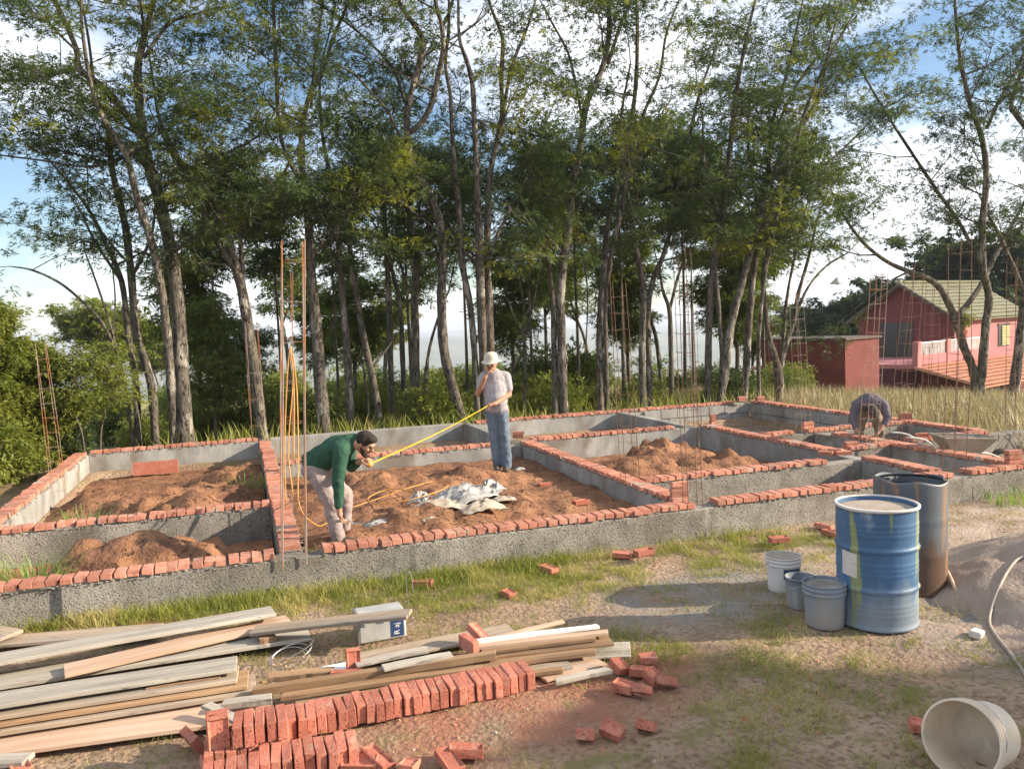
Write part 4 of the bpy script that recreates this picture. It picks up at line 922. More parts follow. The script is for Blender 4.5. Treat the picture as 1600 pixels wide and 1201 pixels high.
hand(b, wN, (.15, -.1, -1), (1, .0, .1), 1, .8, 1.05); hand(b, wF, (.85, -.3, .15), (.1, .2, -1), -1, .9, 1.05)
for k_, an in (((-.10, -.03, .45), (-.03, -.03, .07)), ((.05, .16, .46), (.03, .22, .10))): b.chain([pel, k_, an], [.08, .045, .03])
b.build('body', 'skin', m2, .0065, 2)
b = Blob(); b.ball((-.155, .05, .87), (.155, .15, .14), Matrix.Rotation(-.5, 3, 'Y')); b.ball((-.03, -.0, .955), (.19, .17, .135), Matrix.Rotation(-.5, 3, 'Y')); b.ball((.05, -.05, .985), (.13, .185, .12))
b.cap(ch+np.array((0, -.10, .0)), ch+np.array((.03, .12, .0)), .10, .10); b.cap(nk+np.array((-.04, .01, -.01)), nk+np.array((.01, -.0, 0)), .088, .076)
b.chain([sN, eN, (wN[0], wN[1], wN[2]+.06)], [.082, .062, .045]); b.chain([sF, eF, tuple(np.array(eF)*.35+np.array(wF)*.65)], [.080, .060, .044])
b.ball((-.22, .08, .85), (.14, .14, .11)); b.build('shirt', 'greenshirt', m2, .011, 4, .022)
b = Blob(); b.ball((-.22, .08, .775), (.145, .15, .13), Matrix.Rotation(-.4, 3, 'Y'))
b.chain([(-.21, .02, .76), (-.095, -.04, .46), (-.035, -.03, .06)], [.108, .078, .070]); b.chain([(-.20, .15, .76), (.055, .16, .47), (.03, .22, .10)], [.105, .078, .068]); b.build('trousers', 'greytrousers', m2, .011, 3, .028)
b = Blob()
for x_, y_ in ((-.03, -.03), (.03, .22)): b.cap((x_-.03, y_, .045), (x_+.14, y_-.05, .035), .05, .042)
b.build('boots', 'boot', m2, .011, 2)
b = Blob(); b.ball(hd+np.array(RH @ Vector((0, .018, .028))), (.088, .098, .098), RH); b.ball(hd+np.array(RH @ Vector((0, -.04, .082))), (.070, .055, .036), RH); b.build('hair', 'hair', m2, .008, 1, .012)
b = Blob()
for sx in (-1, 1): b.cap(hd+np.array(RH @ Vector((sx*.062, -.02, -.04))), hd+np.array(RH @ Vector((sx*.035, -.062, -.088))), .017, .022)
b.ball(hd+np.array(RH @ Vector((0, -.072, -.095))), (.042, .026, .026), RH); b.cap(hd+np.array(RH @ Vector((-.028, -.09, -.042))), hd+np.array(RH @ Vector((.028, -.09, -.042))), .008, .008); b.build('beard', 'hair', m2, .007, 1, .006)
for sx in (-1, 1):
    e = MB().ball((0, 0, 0), (.012, .010, .006)).build('eye', M['hair'], m2, smooth=True); e.location = T2((sx*.030, -.092, .010))
def w2(p): return np.array(Matrix.Translation(Vector(F2)) @ Matrix.Rotation(rz2, 4, 'Z') @ Vector(p))
def w1(p): return np.array(Matrix.Translation(Vector(F1)) @ Matrix.Rotation(-.31, 4, 'Z') @ Vector(p))
hN = w2((wN[0]+.02, wN[1]-.02, wN[2]-.09)); hF = w2((wF[0]+.09, wF[1]-.04, wF[2]-.03)); hR = w1((wR[0]-.10, wR[1]-.06, wR[2]-.02))
tr = empty('trowel', hN, 'pointed steel trowel with wooden handle in the hand of the bent man', 'trowel', rz=-.2)
MB().tube([(-.06, 0, .0), (.05, 0, .0)], [.013, .015], 8).build('handle', M['wood'], tr, smooth=True); MB().tube([(.05, 0, 0), (.08, 0, -.0), (.10, 0, -.03)], .005, 6).build('neck', M['steel'], tr)
mb = MB(); mb.v = [(.09, -.055, -.03), (.09, .055, -.03), (.26, 0, -.035), (.09, -.055, -.033), (.09, .055, -.033), (.26, 0, -.038)]; mb.f = [(0, 1, 2), (5, 4, 3), (0, 2, 5, 3), (2, 1, 4, 5), (1, 0, 3, 4)]; mb.build('blade', M['steel'], tr)
tp = empty('tape_measure', hF, 'yellow tape measure stretched taut between the two men', 'tape measure')
b = Blob(); b.cap((-.0, -.012, 0), (0, .012, 0), .036, .036); b.build('case', 'orange', tp, .006, 2)
dv = hR-hF; side = np.cross(dv, [0, 0, 1.]); side /= np.linalg.norm(side); upv = np.cross(side, dv); upv /= np.linalg.norm(upv); mb = MB()
for i in range(13):
    t = i/12; c = dv*t+np.array([0, 0, -.03*math.sin(math.pi*t)]); hh = upv*.009+side*.004; mb.v += [tuple(c-hh), tuple(c+hh), tuple(c+hh+side*.001), tuple(c-hh+side*.001)]
for i in range(12):
    a = i*4; mb.f += [(a, a+1, a+5, a+4), (a+1, a+2, a+6, a+5), (a+2, a+3, a+7, a+6), (a+3, a, a+4, a+7)]
mb.build('blade', M['yellow'], tp)
# --- the worker at the right, bent double, head down towards us
F3 = V(1358, 683, 10.75); F3[2] = 0.
m3 = empty('person', F3, 'worker in a mauve grey shirt and dark cap bent double over the right walls', 'person', rz=-.62)
RH = Matrix.Rotation(.05, 3, 'Z') @ Matrix.Rotation(1.15, 3, 'X')
b = Blob(); hd = np.array((.02, -.40, .80)); head(b, hd, RH)
b.chain([(0, -.05, .90), (0, -.22, .92), (.01, -.34, .87)], [.09, .09, .06])
sA, eA, wA = (-.22, -.26, .90), (-.30, -.33, .66), (-.22, -.42, .47); sB, eB, wB = (.20, -.24, .90), (.26, -.32, .70), (.12, -.44, .50)
b.chain([sA, eA, wA], [.06, .047, .03]); b.chain([sB, eB, wB], [.06, .047, .03]); hand(b, wA, (.5, -.1, -1), (1, 0, .3), 1, .7); hand(b, wB, (-.5, -.1, -1), (-1, 0, .3), -1, .7)
for sx in (-1, 1): b.chain([(sx*.09, .05, .84), (sx*.15, -.02, .46), (sx*.16, .04, .07)], [.07, .045, .03])
b.build('body', 'skin', m3, .008, 2)
b = Blob(); b.ball((0, -.06, .93), (.185, .20, .145)); b.ball((0, -.20, .95), (.215, .17, .14)); b.cap((-.17, -.25, .915), (.16, -.24, .915), .10, .10)
b.chain([sA, tuple(np.array(eA)*.9+np.array(sA)*.1), tuple(np.array(wA)*.6+np.array(eA)*.4)], [.086, .066, .05]); b.chain([sB, eB, tuple(np.array(wB)*.5+np.array(eB)*.5)], [.086, .064, .05]); b.build('shirt', 'purpleshirt', m3, .012, 4, .022)
b = Blob(); b.ball((0, .05, .84), (.175, .14, .14))
for sx in (-1, 1): b.chain([(sx*.09, .04, .80), (sx*.16, -.03, .46), (sx*.165, .04, .06)], [.108, .082, .072])
b.build('trousers', 'khaki', m3, .012, 3, .028)
b = Blob()
for sx in (-1, 1): b.cap((sx*.165, .06, .04), (sx*.18, -.12, .035), .05, .042)
b.build('boots', 'boot', m3, .012, 2)
b = Blob(); b.ball(hd+np.array(RH @ Vector((0, .01, .03))), (.084, .100, .085), RH); b.cap(hd+np.array(RH @ Vector((-.04, -.10, .045))), hd+np.array(RH @ Vector((.04, -.10, .045))), .022, .022); b.build('cap', 'boot', m3, .009, 1)

m3.scale = (.92, .92, .95)
# ------------------------------------------------------------------ yellow conduit
def cond(name, label, pts, r, m='orange', cat='conduit', sub=6):
    o = MB().tube(smooth_line(pts, sub), r, 7).build(name, M[m], None, smooth=True); tag(o, label, cat); return o
rc = empty('conduit_coil', V(452, 560, 9.85), 'bundle of orange conduit hung in the rebar cage and trailing across the soil', 'conduit')
o0 = np.array(rc.location)
for k in (0, 2):
    j = lambda: random.uniform(-.02, .02)
    pts = [V(447+k*4, 790-k*8, 9.6)+[0, 0, 0], V(447+k*3, 700, 9.75), V(449+k*3, 600, 9.8), V(451+k*2, 548+k*4, 9.8), V(457+k*2, 552+k*3, 9.75), V(458+k*2.5, 620, 9.7), V(460+k*3, 720, 9.5)]
    if k >= 2: pts += [V(464+k*3, 790, 9.0), P(480+k*6, 812+k*4, .26), P(512, 822-k*3, .25), P(548, 800+k*2, .26)]
    pts = [np.array(p)+[j(), j(), 0]-o0 for p in pts]
    MB().tube(smooth_line(pts, 6), .007, 6).build('pipe', M['orange'], rc, smooth=True)
cp = [P(548, 800, .26), P(600, 782, .30), P(640, 768, .36), P(680, 758, .36), P(700, 766, .36), P(660, 782, .34), P(600, 794, .29), P(575, 785, .29), P(610, 770, .34), P(655, 775, .36)]
cond('hose', 'thin orange hose looping over the soil between the bent man and the cement bags', [p+np.array([0, 0, .05]) for p in cp], .006, cat='hose')

# ------------------------------------------------------------------ empty cement bags
M['paper'] = mat('cement_paper', (.24, .20, .155), (.42, .36, .29), 10, .85, .4, 40, c3=(.42, .24, .14), s3=5, t3=(.6, .75), coord='Object')
M['plastic'] = mat('pale_plastic', (.16, .15, .14), (.40, .385, .36), 9, .45, .4, 30, c3=(.36, .33, .30), s3=4, t3=(.5, .7), coord='Object', spec=.6)
def crumple(label, c, sx, sy, h, rz, m='paper', seed=0, name='cement_bag', cat='bag', n=40):
    u = np.linspace(-1, 1, n); X, Y = np.meshgrid(u, u); r_ = np.random.default_rng(seed+50); ox, oy = r_.uniform(0, 50, 2)
    rid = 1-np.abs(fbm(X*1.2+Y*.5+ox, Y*2.6+oy, 3)*2-1)*2.2; rid2 = 1-np.abs(fbm(X*3.1-Y*1.2+oy, Y*3.4+X+ox, 2)*2-1)*3; Z = h*np.clip(1-(np.abs(X)**2.5+np.abs(Y)**2.5)*.75, 0, 1)*(.28+.50*np.clip(rid, 0, 1)**1.3+.12*np.clip(rid2, 0, 1)**1.3)+h*.30*np.abs(fbm(X*3+ox, Y*7, 3)-.5)
    Xw = X*sx*(1+.25*(fbm(Y*1.5+ox, X*1.5)-.5))+.10*sx*(fbm(Y*3+ox, X*.5)-.5)*2; Yw = Y*sy*(1+.4*(fbm(X*1.5+oy, Y*1.5)-.5))
    me = grid_mesh(name, Xw, Yw, Z*.85, M[m], smooth=True); o = link(name, me); o.location = c; o.rotation_euler = (r_.uniform(-.1, .1), r_.uniform(-.1, .1), rz)
    s_ = o.modifiers.new('thick', 'SOLIDIFY'); s_.thickness = .003; tag(o, label, cat); return o
bz = .30
crumple('large crumpled grey plastic sheet on top of the cement bag pile', P(725, 780, bz), .42, .30, .26, .4, 'plastic', 1, 'plastic_sheet', 'sheet', 36)
crumple('silvery crushed plastic bag at the rear right of the bag pile', P(765, 768, bz+.05), .17, .15, .22, .9, 'plastic', 2, 'plastic_bag')
crumple('white folded paper bag at the front of the bag pile', P(690, 793, bz), .30, .15, .15, .1, 'paper', 3)
crumple('brown printed cement bag at the right end of the pile', P(752, 797, bz), .26, .13, .17, .25, 'paper', 4)
crumple('torn white bag lying flat at the left of the pile', P(592, 820, .25), .17, .10, .09, .3, 'plastic', 5)
crumple('small crumpled white bag left of the middle of the pile', P(621, 810, .26), .12, .12, .14, .8, 'plastic', 6)
crumple('twisted scrap of paper bag in front of the pile', P(648, 815, .26), .16, .08, .10, 0, 'paper', 7)
crumple('white torn bag at the rear left of the pile', P(655, 780, .32), .16, .12, .14, 1.2, 'plastic', 8)
crumple('dark flattened bag sticking out right of the pile', P(785, 782, .3), .16, .08, .08, 0, 'paper', 9)
crumple('scrap of cement paper near the right front of the pile', P(672, 813, .27), .12, .07, .07, .5, 'paper', 10)
crumple('pale strip of paper on the left front soil heap', P(235, 880, .12), .22, .07, .05, .25, 'plastic', 11)
crumple('small white rag on the soil by the feet of the standing man', P(812, 733, .16), .08, .05, .05, .2, 'plastic', 12)

# ------------------------------------------------------------------ barrels and pails
def stain_mat(name, base, low, zlow, streak, patch, edge=.9):
    """paint with cement splashes low down and vertical streaks; object coordinates"""
    m = mat(name, base, tuple(c*.7 for c in base), 3, .5, .15, 40, c3=patch, s3=2.2, t3=(.56, .62), coord='Object', spec=.5, stretch=(1, 1, .8)); t = m.node_tree; b = t.nodes['Principled BSDF']
    co = t.nodes.new('ShaderNodeTexCoord').outputs['Object']; sp = t.nodes.new('ShaderNodeSeparateXYZ'); t.links.new(co, sp.inputs[0])
    n = t.nodes.new('ShaderNodeTexNoise'); n.inputs['Scale'].default_value = 9; mp = t.nodes.new('ShaderNodeMapping'); mp.inputs['Scale'].default_value = (1, 1, .12); t.links.new(co, mp.inputs[0]); t.links.new(mp.outputs[0], n.inputs[0])
    a = t.nodes.new('ShaderNodeMath'); a.operation = 'MULTIPLY_ADD'; t.links.new(n.outputs[0], a.inputs[0]); a.inputs[1].default_value = .55; t.links.new(sp.outputs['Z'], a.inputs[2])
    r1 = t.nodes.new('ShaderNodeMapRange'); r1.inputs[1].default_value = zlow+.42; r1.inputs[2].default_value = zlow+.20; t.links.new(a.outputs[0], r1.inputs[0])
    mx = t.nodes.new('ShaderNodeMix'); mx.data_type = 'RGBA'; t.links.new(r1.outputs[0], mx.inputs['Factor']); t.links.new(b.inputs['Base Color'].links[0].from_socket, mx.inputs['A']); mx.inputs['B'].default_value = (*low, 1)
    r2 = t.nodes.new('ShaderNodeMapRange'); r2.inputs[1].default_value = .60; r2.inputs[2].default_value = .68; t.links.new(n.outputs[0], r2.inputs[0])
    m2_ = t.nodes.new('ShaderNodeMix'); m2_.data_type = 'RGBA'; t.links.new(r2.outputs[0], m2_.inputs['Factor']); t.links.new(mx.outputs['Result'], m2_.inputs['A']); m2_.inputs['B'].default_value = (*streak, 1)
    t.links.new(m2_.outputs['Result'], b.inputs['Base Color']); return m
M['barrelblue'] = stain_mat('blue_barrel_paint', (.055, .135, .26), (.17, .21, .25), .22, (.22, .25, .10), (.20, .27, .34))
M['drumrust'] = stain_mat('rusty_drum', (.105, .12, .135), (.10, .058, .036), .38, (.25, .14, .07), (.26, .14, .07))
M['pailwhite'] = stain_mat('white_pail', (.62, .60, .58), (.42, .40, .37), -.1, (.50, .47, .44), (.55, .48, .42))
M['pailgrey'] = stain_mat('cement_caked_pail', (.20, .24, .29), (.26, .245, .23), .12, (.33, .30, .27), (.30, .28, .26))
M['pailbeige'] = stain_mat('beige_pail', (.66, .55, .42), (.50, .40, .30), -.2, (.62, .55, .46), (.60, .50, .40))
M['water'] = mat('dark_water', (.02, .025, .03), rough=.04, bump=.05, bscale=6, spec=.9)
M['cement'] = mat('dried_cement', (.28, .23, .18), (.36, .31, .25), 12, .9, .7, 40)
M['label'] = mat('paper_label', (.50, .46, .42), (.58, .54, .50), 20, .8, .1, 60, coord='Object')
M['navy'] = mat('navy_print', (.03, .06, .14), rough=.5, bump=0); M['whiteprint'] = mat('white_print', (.75, .75, .75), rough=.6, bump=0)
def ring(prof, n, dent, seed=0):
    return lambda p, a, r, z: (p[0]*(1+dent*math.sin(2*a+seed)*max(0, z-.3)), p[1]*(1-dent*math.sin(2*a+seed)*max(0, z-.3)), p[2])
bc = P(1370, 990, 0); bc = bc+np.array([.20, .22, 0])
br = empty('barrel', (bc[0], bc[1], .0), 'dented blue steel barrel filled to the rim, paper label on its side', 'barrel', rz=.3)
R0 = .285; H0 = .90; prof = [(0, 0), (R0-.01, 0), (R0+.006, .008), (R0+.006, .022), (R0, .03)]
for z in np.arange(.06, .87, .012):
    rr = R0
    for zc in (.30, .60): rr += .013*math.exp(-((z-zc)/.013)**2)
    for zc in (.12, .155, .19, .42, .455, .49, .71, .745, .78): rr += .0035*math.exp(-((z-zc)/.010)**2)
    prof.append((rr, z))
prof += [(R0, .885), (R0+.008, .893), (R0+.008, .905), (R0-.004, .908), (R0-.008, .90), (R0-.008, .86)]
MB().lathe(prof, 64, warp=ring(prof, 64, .05, 1.)).build('shell', M['barrelblue'], br, smooth=True)
MB().lathe([(R0+.002, .886), (R0+.012, .892), (R0+.012, .906), (R0-.006, .910), (R0-.010, .898)], 64, warp=ring(prof, 64, .05, 1.)).build('rim', M['label'], br, smooth=True)
MB().lathe([(R0-.007, .865), (R0-.05, .873), (.1, .868), (0.001, .87)], 48, warp=ring(prof, 64, .05, 1.)).build('contents', M['cement'], br, smooth=True)
def curved_patch(name, parent, R_, a0, a1, z0, z1, m, n=12, dz=0):
    mb = MB()
    for i in range(n+1):
        a = a0+(a1-a0)*i/n
        for z in (z0, z1): mb.v.append((R_*math.cos(a), R_*math.sin(a), z+dz*i/n))
    mb.f = [(2*i, 2*i+2, 2*i+3, 2*i+1) for i in range(n)]; return mb.build(name, M[m], parent)
def facing(o, rz): return math.atan2(-o[1], -o[0])-rz      # object angle that faces the camera
fa = facing(bc, .3); curved_patch('label', br, R0+.005, fa-.95, fa-.48, .40, .58, 'label', dz=-.01)
dc = P(1427, 935, 0)+np.array([.20, .24, 0])
dr = empty('barrel', (dc[0], dc[1], 0), 'taller rusty drum with its top cut out and water inside, behind the blue barrel', 'barrel', rz=.1)
R1 = .285; H1 = .93; zs_ = np.arange(.04, H1, .03); prof = [(0, 0), (R1, 0), (R1+.006, .01), (R1, .03)]+[(R1+.006*math.exp(-((z-.33)/.02)**2)+.006*math.exp(-((z-.62)/.02)**2), z) for z in zs_]+[(R1, H1), (R1-.006, H1), (R1-.006, .8)]
fd = facing(dc, .1)
def dw(p, a, r, z):
    k = max(0, z-.82)/.12; e = .02*k*math.sin(a-fd+2.2)+.012*k*math.sin(5*a); s_ = 1+.03*math.sin(2*a)*max(0, z-.3)
    return (p[0]*s_, p[1]*(2-s_), p[2]+e)
MB().lathe(prof, 64, warp=dw).build('shell', M['drumrust'], dr, smooth=True)
MB().lathe([(R1-.005, .85), (0.001, .85)], 48).build('water', M['water'], dr)
mb = MB(); pts = [((R1-.012)*math.cos(a), (R1-.012)*math.sin(a), 0) for a in np.linspace(fd+math.pi-1.2, fd+math.pi+1.5, 16)]
for i, q in enumerate(pts): f = math.sin(math.pi*i/15); mb.v += [(q[0], q[1], .90), (q[0]*(1-.20*f), q[1]*(1-.20*f), .945-.015*f)]
mb.f = [(2*i, 2*i+2, 2*i+3, 2*i+1) for i in range(15)]; lo = mb.build('bent_lid_edge', M['drumrust'], dr, smooth=True); lo.modifiers.new('t', 'SOLIDIFY').thickness = .004
def pail(label, c, R_, H_, m, rz=0, content=None, rot=None, taper=.88, name='pail', bands=True, handle=True, inner=None):
    o = empty(name, c, label, 'pail', rz=rz); prof = [(0, 0), (R_*taper-.005, 0), (R_*taper, .006)]+[(R_*(taper+(1-taper)*z/H_), z) for z in np.linspace(.02, H_*.74, 10)]
    if bands: prof += [(R_*.98, H_*.76), (R_*1.03, H_*.765), (R_*1.03, H_*.80), (R_*.985, H_*.805), (R_*.99, H_*.87), (R_*1.035, H_*.875), (R_*1.035, H_*.90), (R_*.99, H_*.905)]
    prof += [(R_, H_*.97), (R_*1.03, H_*.975), (R_*1.03, H_), (R_*.97, H_)]
    MB().lathe(prof, 44).build('body', M[m], o, smooth=True)
    MB().lathe([(R_*.97, H_), (R_*(taper+(1-taper)*.5)-.006, H_*.5), (R_*taper-.008, .012), (0.001, .012)], 44).build('lining', M[inner or m], o, smooth=True)
    if content: MB().lathe([(R_*.955, H_*content[1]), (R_*.5, H_*content[1]+.01), (.001, H_*content[1]+.004)], 36).build('contents', M[content[0]], o, smooth=True)
    if handle:
        pts = [(R_*1.04*math.cos(t), R_*1.04*math.sin(t)*.96, H_*.84-.06*math.sin(t)) for t in np.linspace(0, math.pi, 14)]; MB().tube(pts, .0025, 5).build('handle', M['steel'], o)
    if rot: o.rotation_euler = rot
    return o
pc = P(1225, 928, 0)+np.array([.07, .1, 0]); wp = pail('white paint pail with navy label, full of pale mortar, left of the blue barrel', tuple(pc), .145, .30, 'pailwhite', 0, ('cement', .965))
fp = facing(pc, 0); curved_patch('label', wp, .1425, fp+.02, fp+1.15, .13, .215, 'navy', 16)
def text_on(s, parent, R_, a, z, size, m, rot=0, name='lettering'):
    cu = bpy.data.curves.new('lettering', 'FONT'); cu.body = s; cu.size = size; cu.extrude = .0004; cu.align_x = 'CENTER'; ob = bpy.data.objects.new('lettering', cu); COL.objects.link(ob)
    dg = bpy.context.evaluated_depsgraph_get(); me = bpy.data.meshes.new_from_object(ob.evaluated_get(dg)); bpy.data.objects.remove(ob); me.name = name
    for v in me.vertices:
        aa = a+v.co.x/R_; v.co = Vector(((R_+v.co.z)*math.cos(aa), (R_+v.co.z)*math.sin(aa), z+v.co.y))
    me.materials.clear(); me.materials.append(M[m]); return link(name, me, parent)
text_on('CURA', wp, .1445, fp+.62, .160, .045, 'whiteprint'); text_on('III IIII', wp, .140, fp+.55, .090, .022, 'navy'); text_on('IIII III', wp, .139, fp+.55, .065, .022, 'navy')
pc2 = P(1256, 955, 0)+np.array([.05, .1, 0]); pail('small grey blue bucket tucked behind the cement caked one', tuple(pc2), .12, .25, 'pailgrey', 1., None, bands=False)
pc3 = P(1287, 985, 0)+np.array([.09, .1, 0]); pail('cement caked grey bucket standing against the blue barrel', tuple(pc3), .155, .33, 'pailgrey', .4, ('plaster', .93))
pc4 = P(1492, 1213, 0)
ob_ = pail('beige pail lying on its side in the lower right corner', (pc4[0]+.23, pc4[1]-.02, .145), .185, .34, 'pailbeige', inner='pailbeige')
ax = Vector((-.90, -.36, .27)).normalized(); ob_.rotation_euler = ax.to_track_quat('Z', 'Y').to_euler(); ob_.location = Vector((pc4[0]+.17, pc4[1]+.03, .165))-ax*.14
# stick leaning at the drum
a = P(1503, 943, .02); b2 = P(1468, 900, .03)+np.array([0, .05, .22]); tag(MB().tube([a, (a+b2)/2+[.01, 0, .01], b2], [.017, .016, .015], 8).build('stick', M['woodpink'], None, smooth=True), 'pale wooden stick leaning against the foot of the rusty drum', 'stick')

# ------------------------------------------------------------------ sand pile with hose
M['sand'] = mat('grey_sand', (.27, .205, .16), (.36, .285, .225), 4, .95, 1.0, 25, c3=(.33, .24, .19), s3=1.5, t3=(.5, .7), bdist=.02)
X, Y = np.meshgrid(np.arange(4.2, 9.2, .06), np.arange(2.9, 7.0, .06))
d = np.sqrt(((X-6.9)/1.75)**2+((Y-4.9)/1.5)**2); Z = -.05+.66*np.clip(1-d, 0, 1)**.9+.10*np.clip(1.25-np.sqrt(((X-5.5)/1.2)**2+((Y-4.3)/1.1)**2), 0, 1)+.07*(fbm(X*2, Y*2)-.5)+.10*(fbm(X*3.5, Y*3.5, 4)-.5)
sp = link('sand_pile', grid_mesh('sand_pile', X, Y, Z-.02, M['sand'])); tag(sp, 'pile of grey building sand at the right edge of the picture', 'sand pile')
def sand_z(x, y): return float(np.interp(0, [0], [0]))+max(float(terrain(x, y)), -.07+.66*max(0, 1-math.hypot((x-6.9)/1.75, (y-4.9)/1.5))**.9+.10*max(0, 1.25-math.hypot((x-5.5)/1.2, (y-4.3)/1.1))+.07*(float(fbm(x*2, y*2))-.5)+.10*(float(fbm(x*3.5, y*3.5, 4))-.5))
def on_sand(px, py):
    d = ray(px, py)
    for t in np.arange(3., 12., .01):
        q = d*t; q[2] += CAMZ
        if q[2] < sand_z(q[0], q[1]): break
    return q+np.array([0, 0, .012])
M['hose'] = mat('grey_hose', (.30, .25, .21), (.36, .31, .26), 10, .6, .2, 60)
cond('hose', 'grey hose running down over the sand pile', [on_sand(*q) for q in ((1598, 872), (1585, 880), (1568, 905), (1550, 950), (1546, 975), (1556, 995), (1580, 1025), (1605, 1060))], .013, 'hose', 'hose', 8)
c = on_sand(1526, 993); o = link('brick_fragment', MB().box(-.06, .06, -.04, .04, -.02, .03).mesh('brick_fragment', M['label'])); o.location = c; o.rotation_euler = (.1, .1, .5); o.modifiers.new('b', 'BEVEL').width = .008; tag(o, 'broken white block lying on the grey sand', 'block')

# ------------------------------------------------------------------ planks and battens
def plank(a, b, w, t, m, label, name='plank', cat='plank', warp=.003, group=None, tilt=0.):
    a = np.array(a, float); b = np.array(b, float); d = b-a; L_ = np.linalg.norm(d); n = 10; seed = random.random()*50; mb = MB()
    for i in range(n+1):
        u = (i/n-.5)*L_; bow = warp*(math.cos(math.pi*(i/n-.5))-.6)
        e0 = (vnoise(i*.8+seed, seed)-.5)*.010; e1 = (vnoise(i*.8+seed+9, seed)-.5)*.010; jag = (vnoise(seed, i)-.5)*.02 if i in (0, n) else 0
        mb.v += [(u+jag, -w/2+e0, bow-t/2), (u-jag, w/2+e1, bow-t/2), (u-jag, w/2+e1, bow+t/2), (u+jag, -w/2+e0, bow+t/2)]
    for i in range(n):
        q = i*4; mb.f += [(q, q+1, q+5, q+4), (q+1, q+2, q+6, q+5), (q+2, q+3, q+7, q+6), (q+3, q, q+4, q+7)]
    mb.f += [(3, 2, 1, 0), (n*4, n*4+1, n*4+2, n*4+3)]
    o = mb.build(name, M[m]); o.location = (a+b)/2
    o.rotation_euler = (Matrix.Rotation(math.atan2(d[1], d[0]), 3, 'Z') @ Matrix.Rotation(-math.asin(d[2]/L_), 3, 'Y') @ Matrix.Rotation(tilt, 3, 'X')).to_euler()
    bv = o.modifiers.new('b', 'BEVEL'); bv.width = .003; bv.segments = 1
    tag(o, label, cat, group); return o
def pl(x0, y0, z0, x1, y1, z1, w, t, m, lab, **k):
    if x0 < -80: w *= 1.3; k.setdefault('tilt', -.06)
    return plank(P(x0, y0, z0), P(x1, y1, z1), w, t, m, lab, **k)
pl(-120, 1178, .03, 422, 1104, .03, .28, .028, 'woodpink', 'widest pinkish plank at the bottom of the left stack, nearest the camera')
pl(-120, 1150, .07, 400, 1068, .06, .26, .03, 'wood', 'plank second from the ground in the left stack')
pl(-120, 1138, .105, 388, 1060, .095, .24, .026, 'woodbrown', 'brown plank third from the ground in the left stack')
pl(-120, 1128, .14, 372, 1052, .125, .22, .026, 'wood', 'plank directly under the pale wide top plank of the left stack')
pl(-120, 1112, .175, 370, 1036, .165, .25, .026, 'woodgrey', 'pale grey top plank at the front of the left stack', tilt=-.12)
pl(230, 1075, .145, 345, 1058, .14, .05, .03, 'woodbrown', 'short wedge of wood between the planks of the left stack', name='wood_wedge', cat='wedge')
pl(-120, 1082, .06, 482, 988, .06, .25, .03, 'woodgrey', 'long grey plank whose end shows right of the rear planks')
pl(100, 1048, .11, 452, 968, .11, .22, .026, 'woodpink', 'pinkish plank just under the uppermost grey plank at the rear')
pl(-120, 1050, .155, 427, 954, .16, .27, .028, 'woodgrey', 'uppermost grey plank of the rear left stack, twisted', tilt=-.14)
pl(-120, 1012, .06, 250, 982, .06, .2, .026, 'wood', 'plank behind the uppermost grey plank, mostly hidden')
pl(395, 985, .14, 640, 958, .265, .17, .026, 'wood', 'stained plank end resting on the square tin')
pl(405, 1000, .10, 430, 995, .10, .1, .05, 'woodbrown', 'short block of timber under the plank ends', name='timber_block', cat='timber')
pl(348, 1100, .09, 425, 1091, .09, .08, .04, 'woodgrey', 'short pale batten end beside the middle pile')
pl(322, 1100, .12, 385, 1132, .08, .07, .02, 'woodgrey', 'short blue grey board lying askew over the nearest plank')
pl(-90, 1195, .05, 45, 1185, .05, .1, .03, 'woodgrey', 'pale board end in the lower left corner')
pl(-30, 985, .12, 18, 992, .12, .2, .03, 'wood', 'plank end at the left edge below the concrete wall')
MP = [(395, 1080, .10, 775, 1022, .13, .06, .05, 'woodbrown', 'long square batten along the middle of the timber pile'),
 (440, 1088, .07, 800, 1036, .07, .07, .03, 'woodbrown', 'long batten lying in front of the square one'),
 (462, 1108, .06, 735, 1066, .06, .05, .09, 'woodbrown', 'thick dark beam right behind the row of standing bricks'),
 (418, 1058, .09, 520, 1048, .09, .09, .035, 'woodbrown', 'short brown board at the left end of the timber pile'),
 (560, 1030, .05, 800, 982, .05, .22, .02, 'wood', 'wide light board at the back of the timber pile'),
 (555, 1037, .12, 668, 1014, .13, .09, .02, 'woodgrey', 'weathered grey lath on the left of the timber pile'),
 (598, 1043, .15, 706, 1022, .15, .09, .02, 'woodgrey', 'grey lath lying on the square batten'),
 (745, 1004, .13, 880, 970, .14, .05, .02, 'woodpink', 'narrow lath sticking out furthest to the rear'),
 (735, 1003, .16, 935, 978, .17, .05, .025, 'white', 'white painted lath on top of the right pile'),
 (745, 1010, .14, 950, 987, .15, .06, .025, 'woodpink', 'pink lath on top of the right pile'),
 (752, 1018, .12, 930, 996, .13, .07, .025, 'woodbrown', 'brown lath third from the top of the right pile'),
 (735, 1026, .09, 955, 1000, .10, .16, .022, 'woodbrown', 'splintered board in the right pile'),
 (740, 1040, .07, 928, 1014, .08, .14, .03, 'woodbrown', 'broken brown board facing the camera in the right pile'),
 (800, 1052, .04, 890, 1036, .04, .15, .02, 'wood', 'yellowish board at the foot of the right pile'),
 (840, 1055, .02, 935, 1030, .02, .22, .018, 'woodpink', 'yellow board with a knot at the right end of the pile'),
 (868, 1064, .05, 952, 1046, .05, .06, .03, 'woodgrey', 'short grey lath in front of the right end of the pile'),
 (760, 1062, .05, 880, 1045, .05, .05, .03, 'woodbrown', 'short brown lath behind the end of the brick row')]
for q in MP: pl(*q)
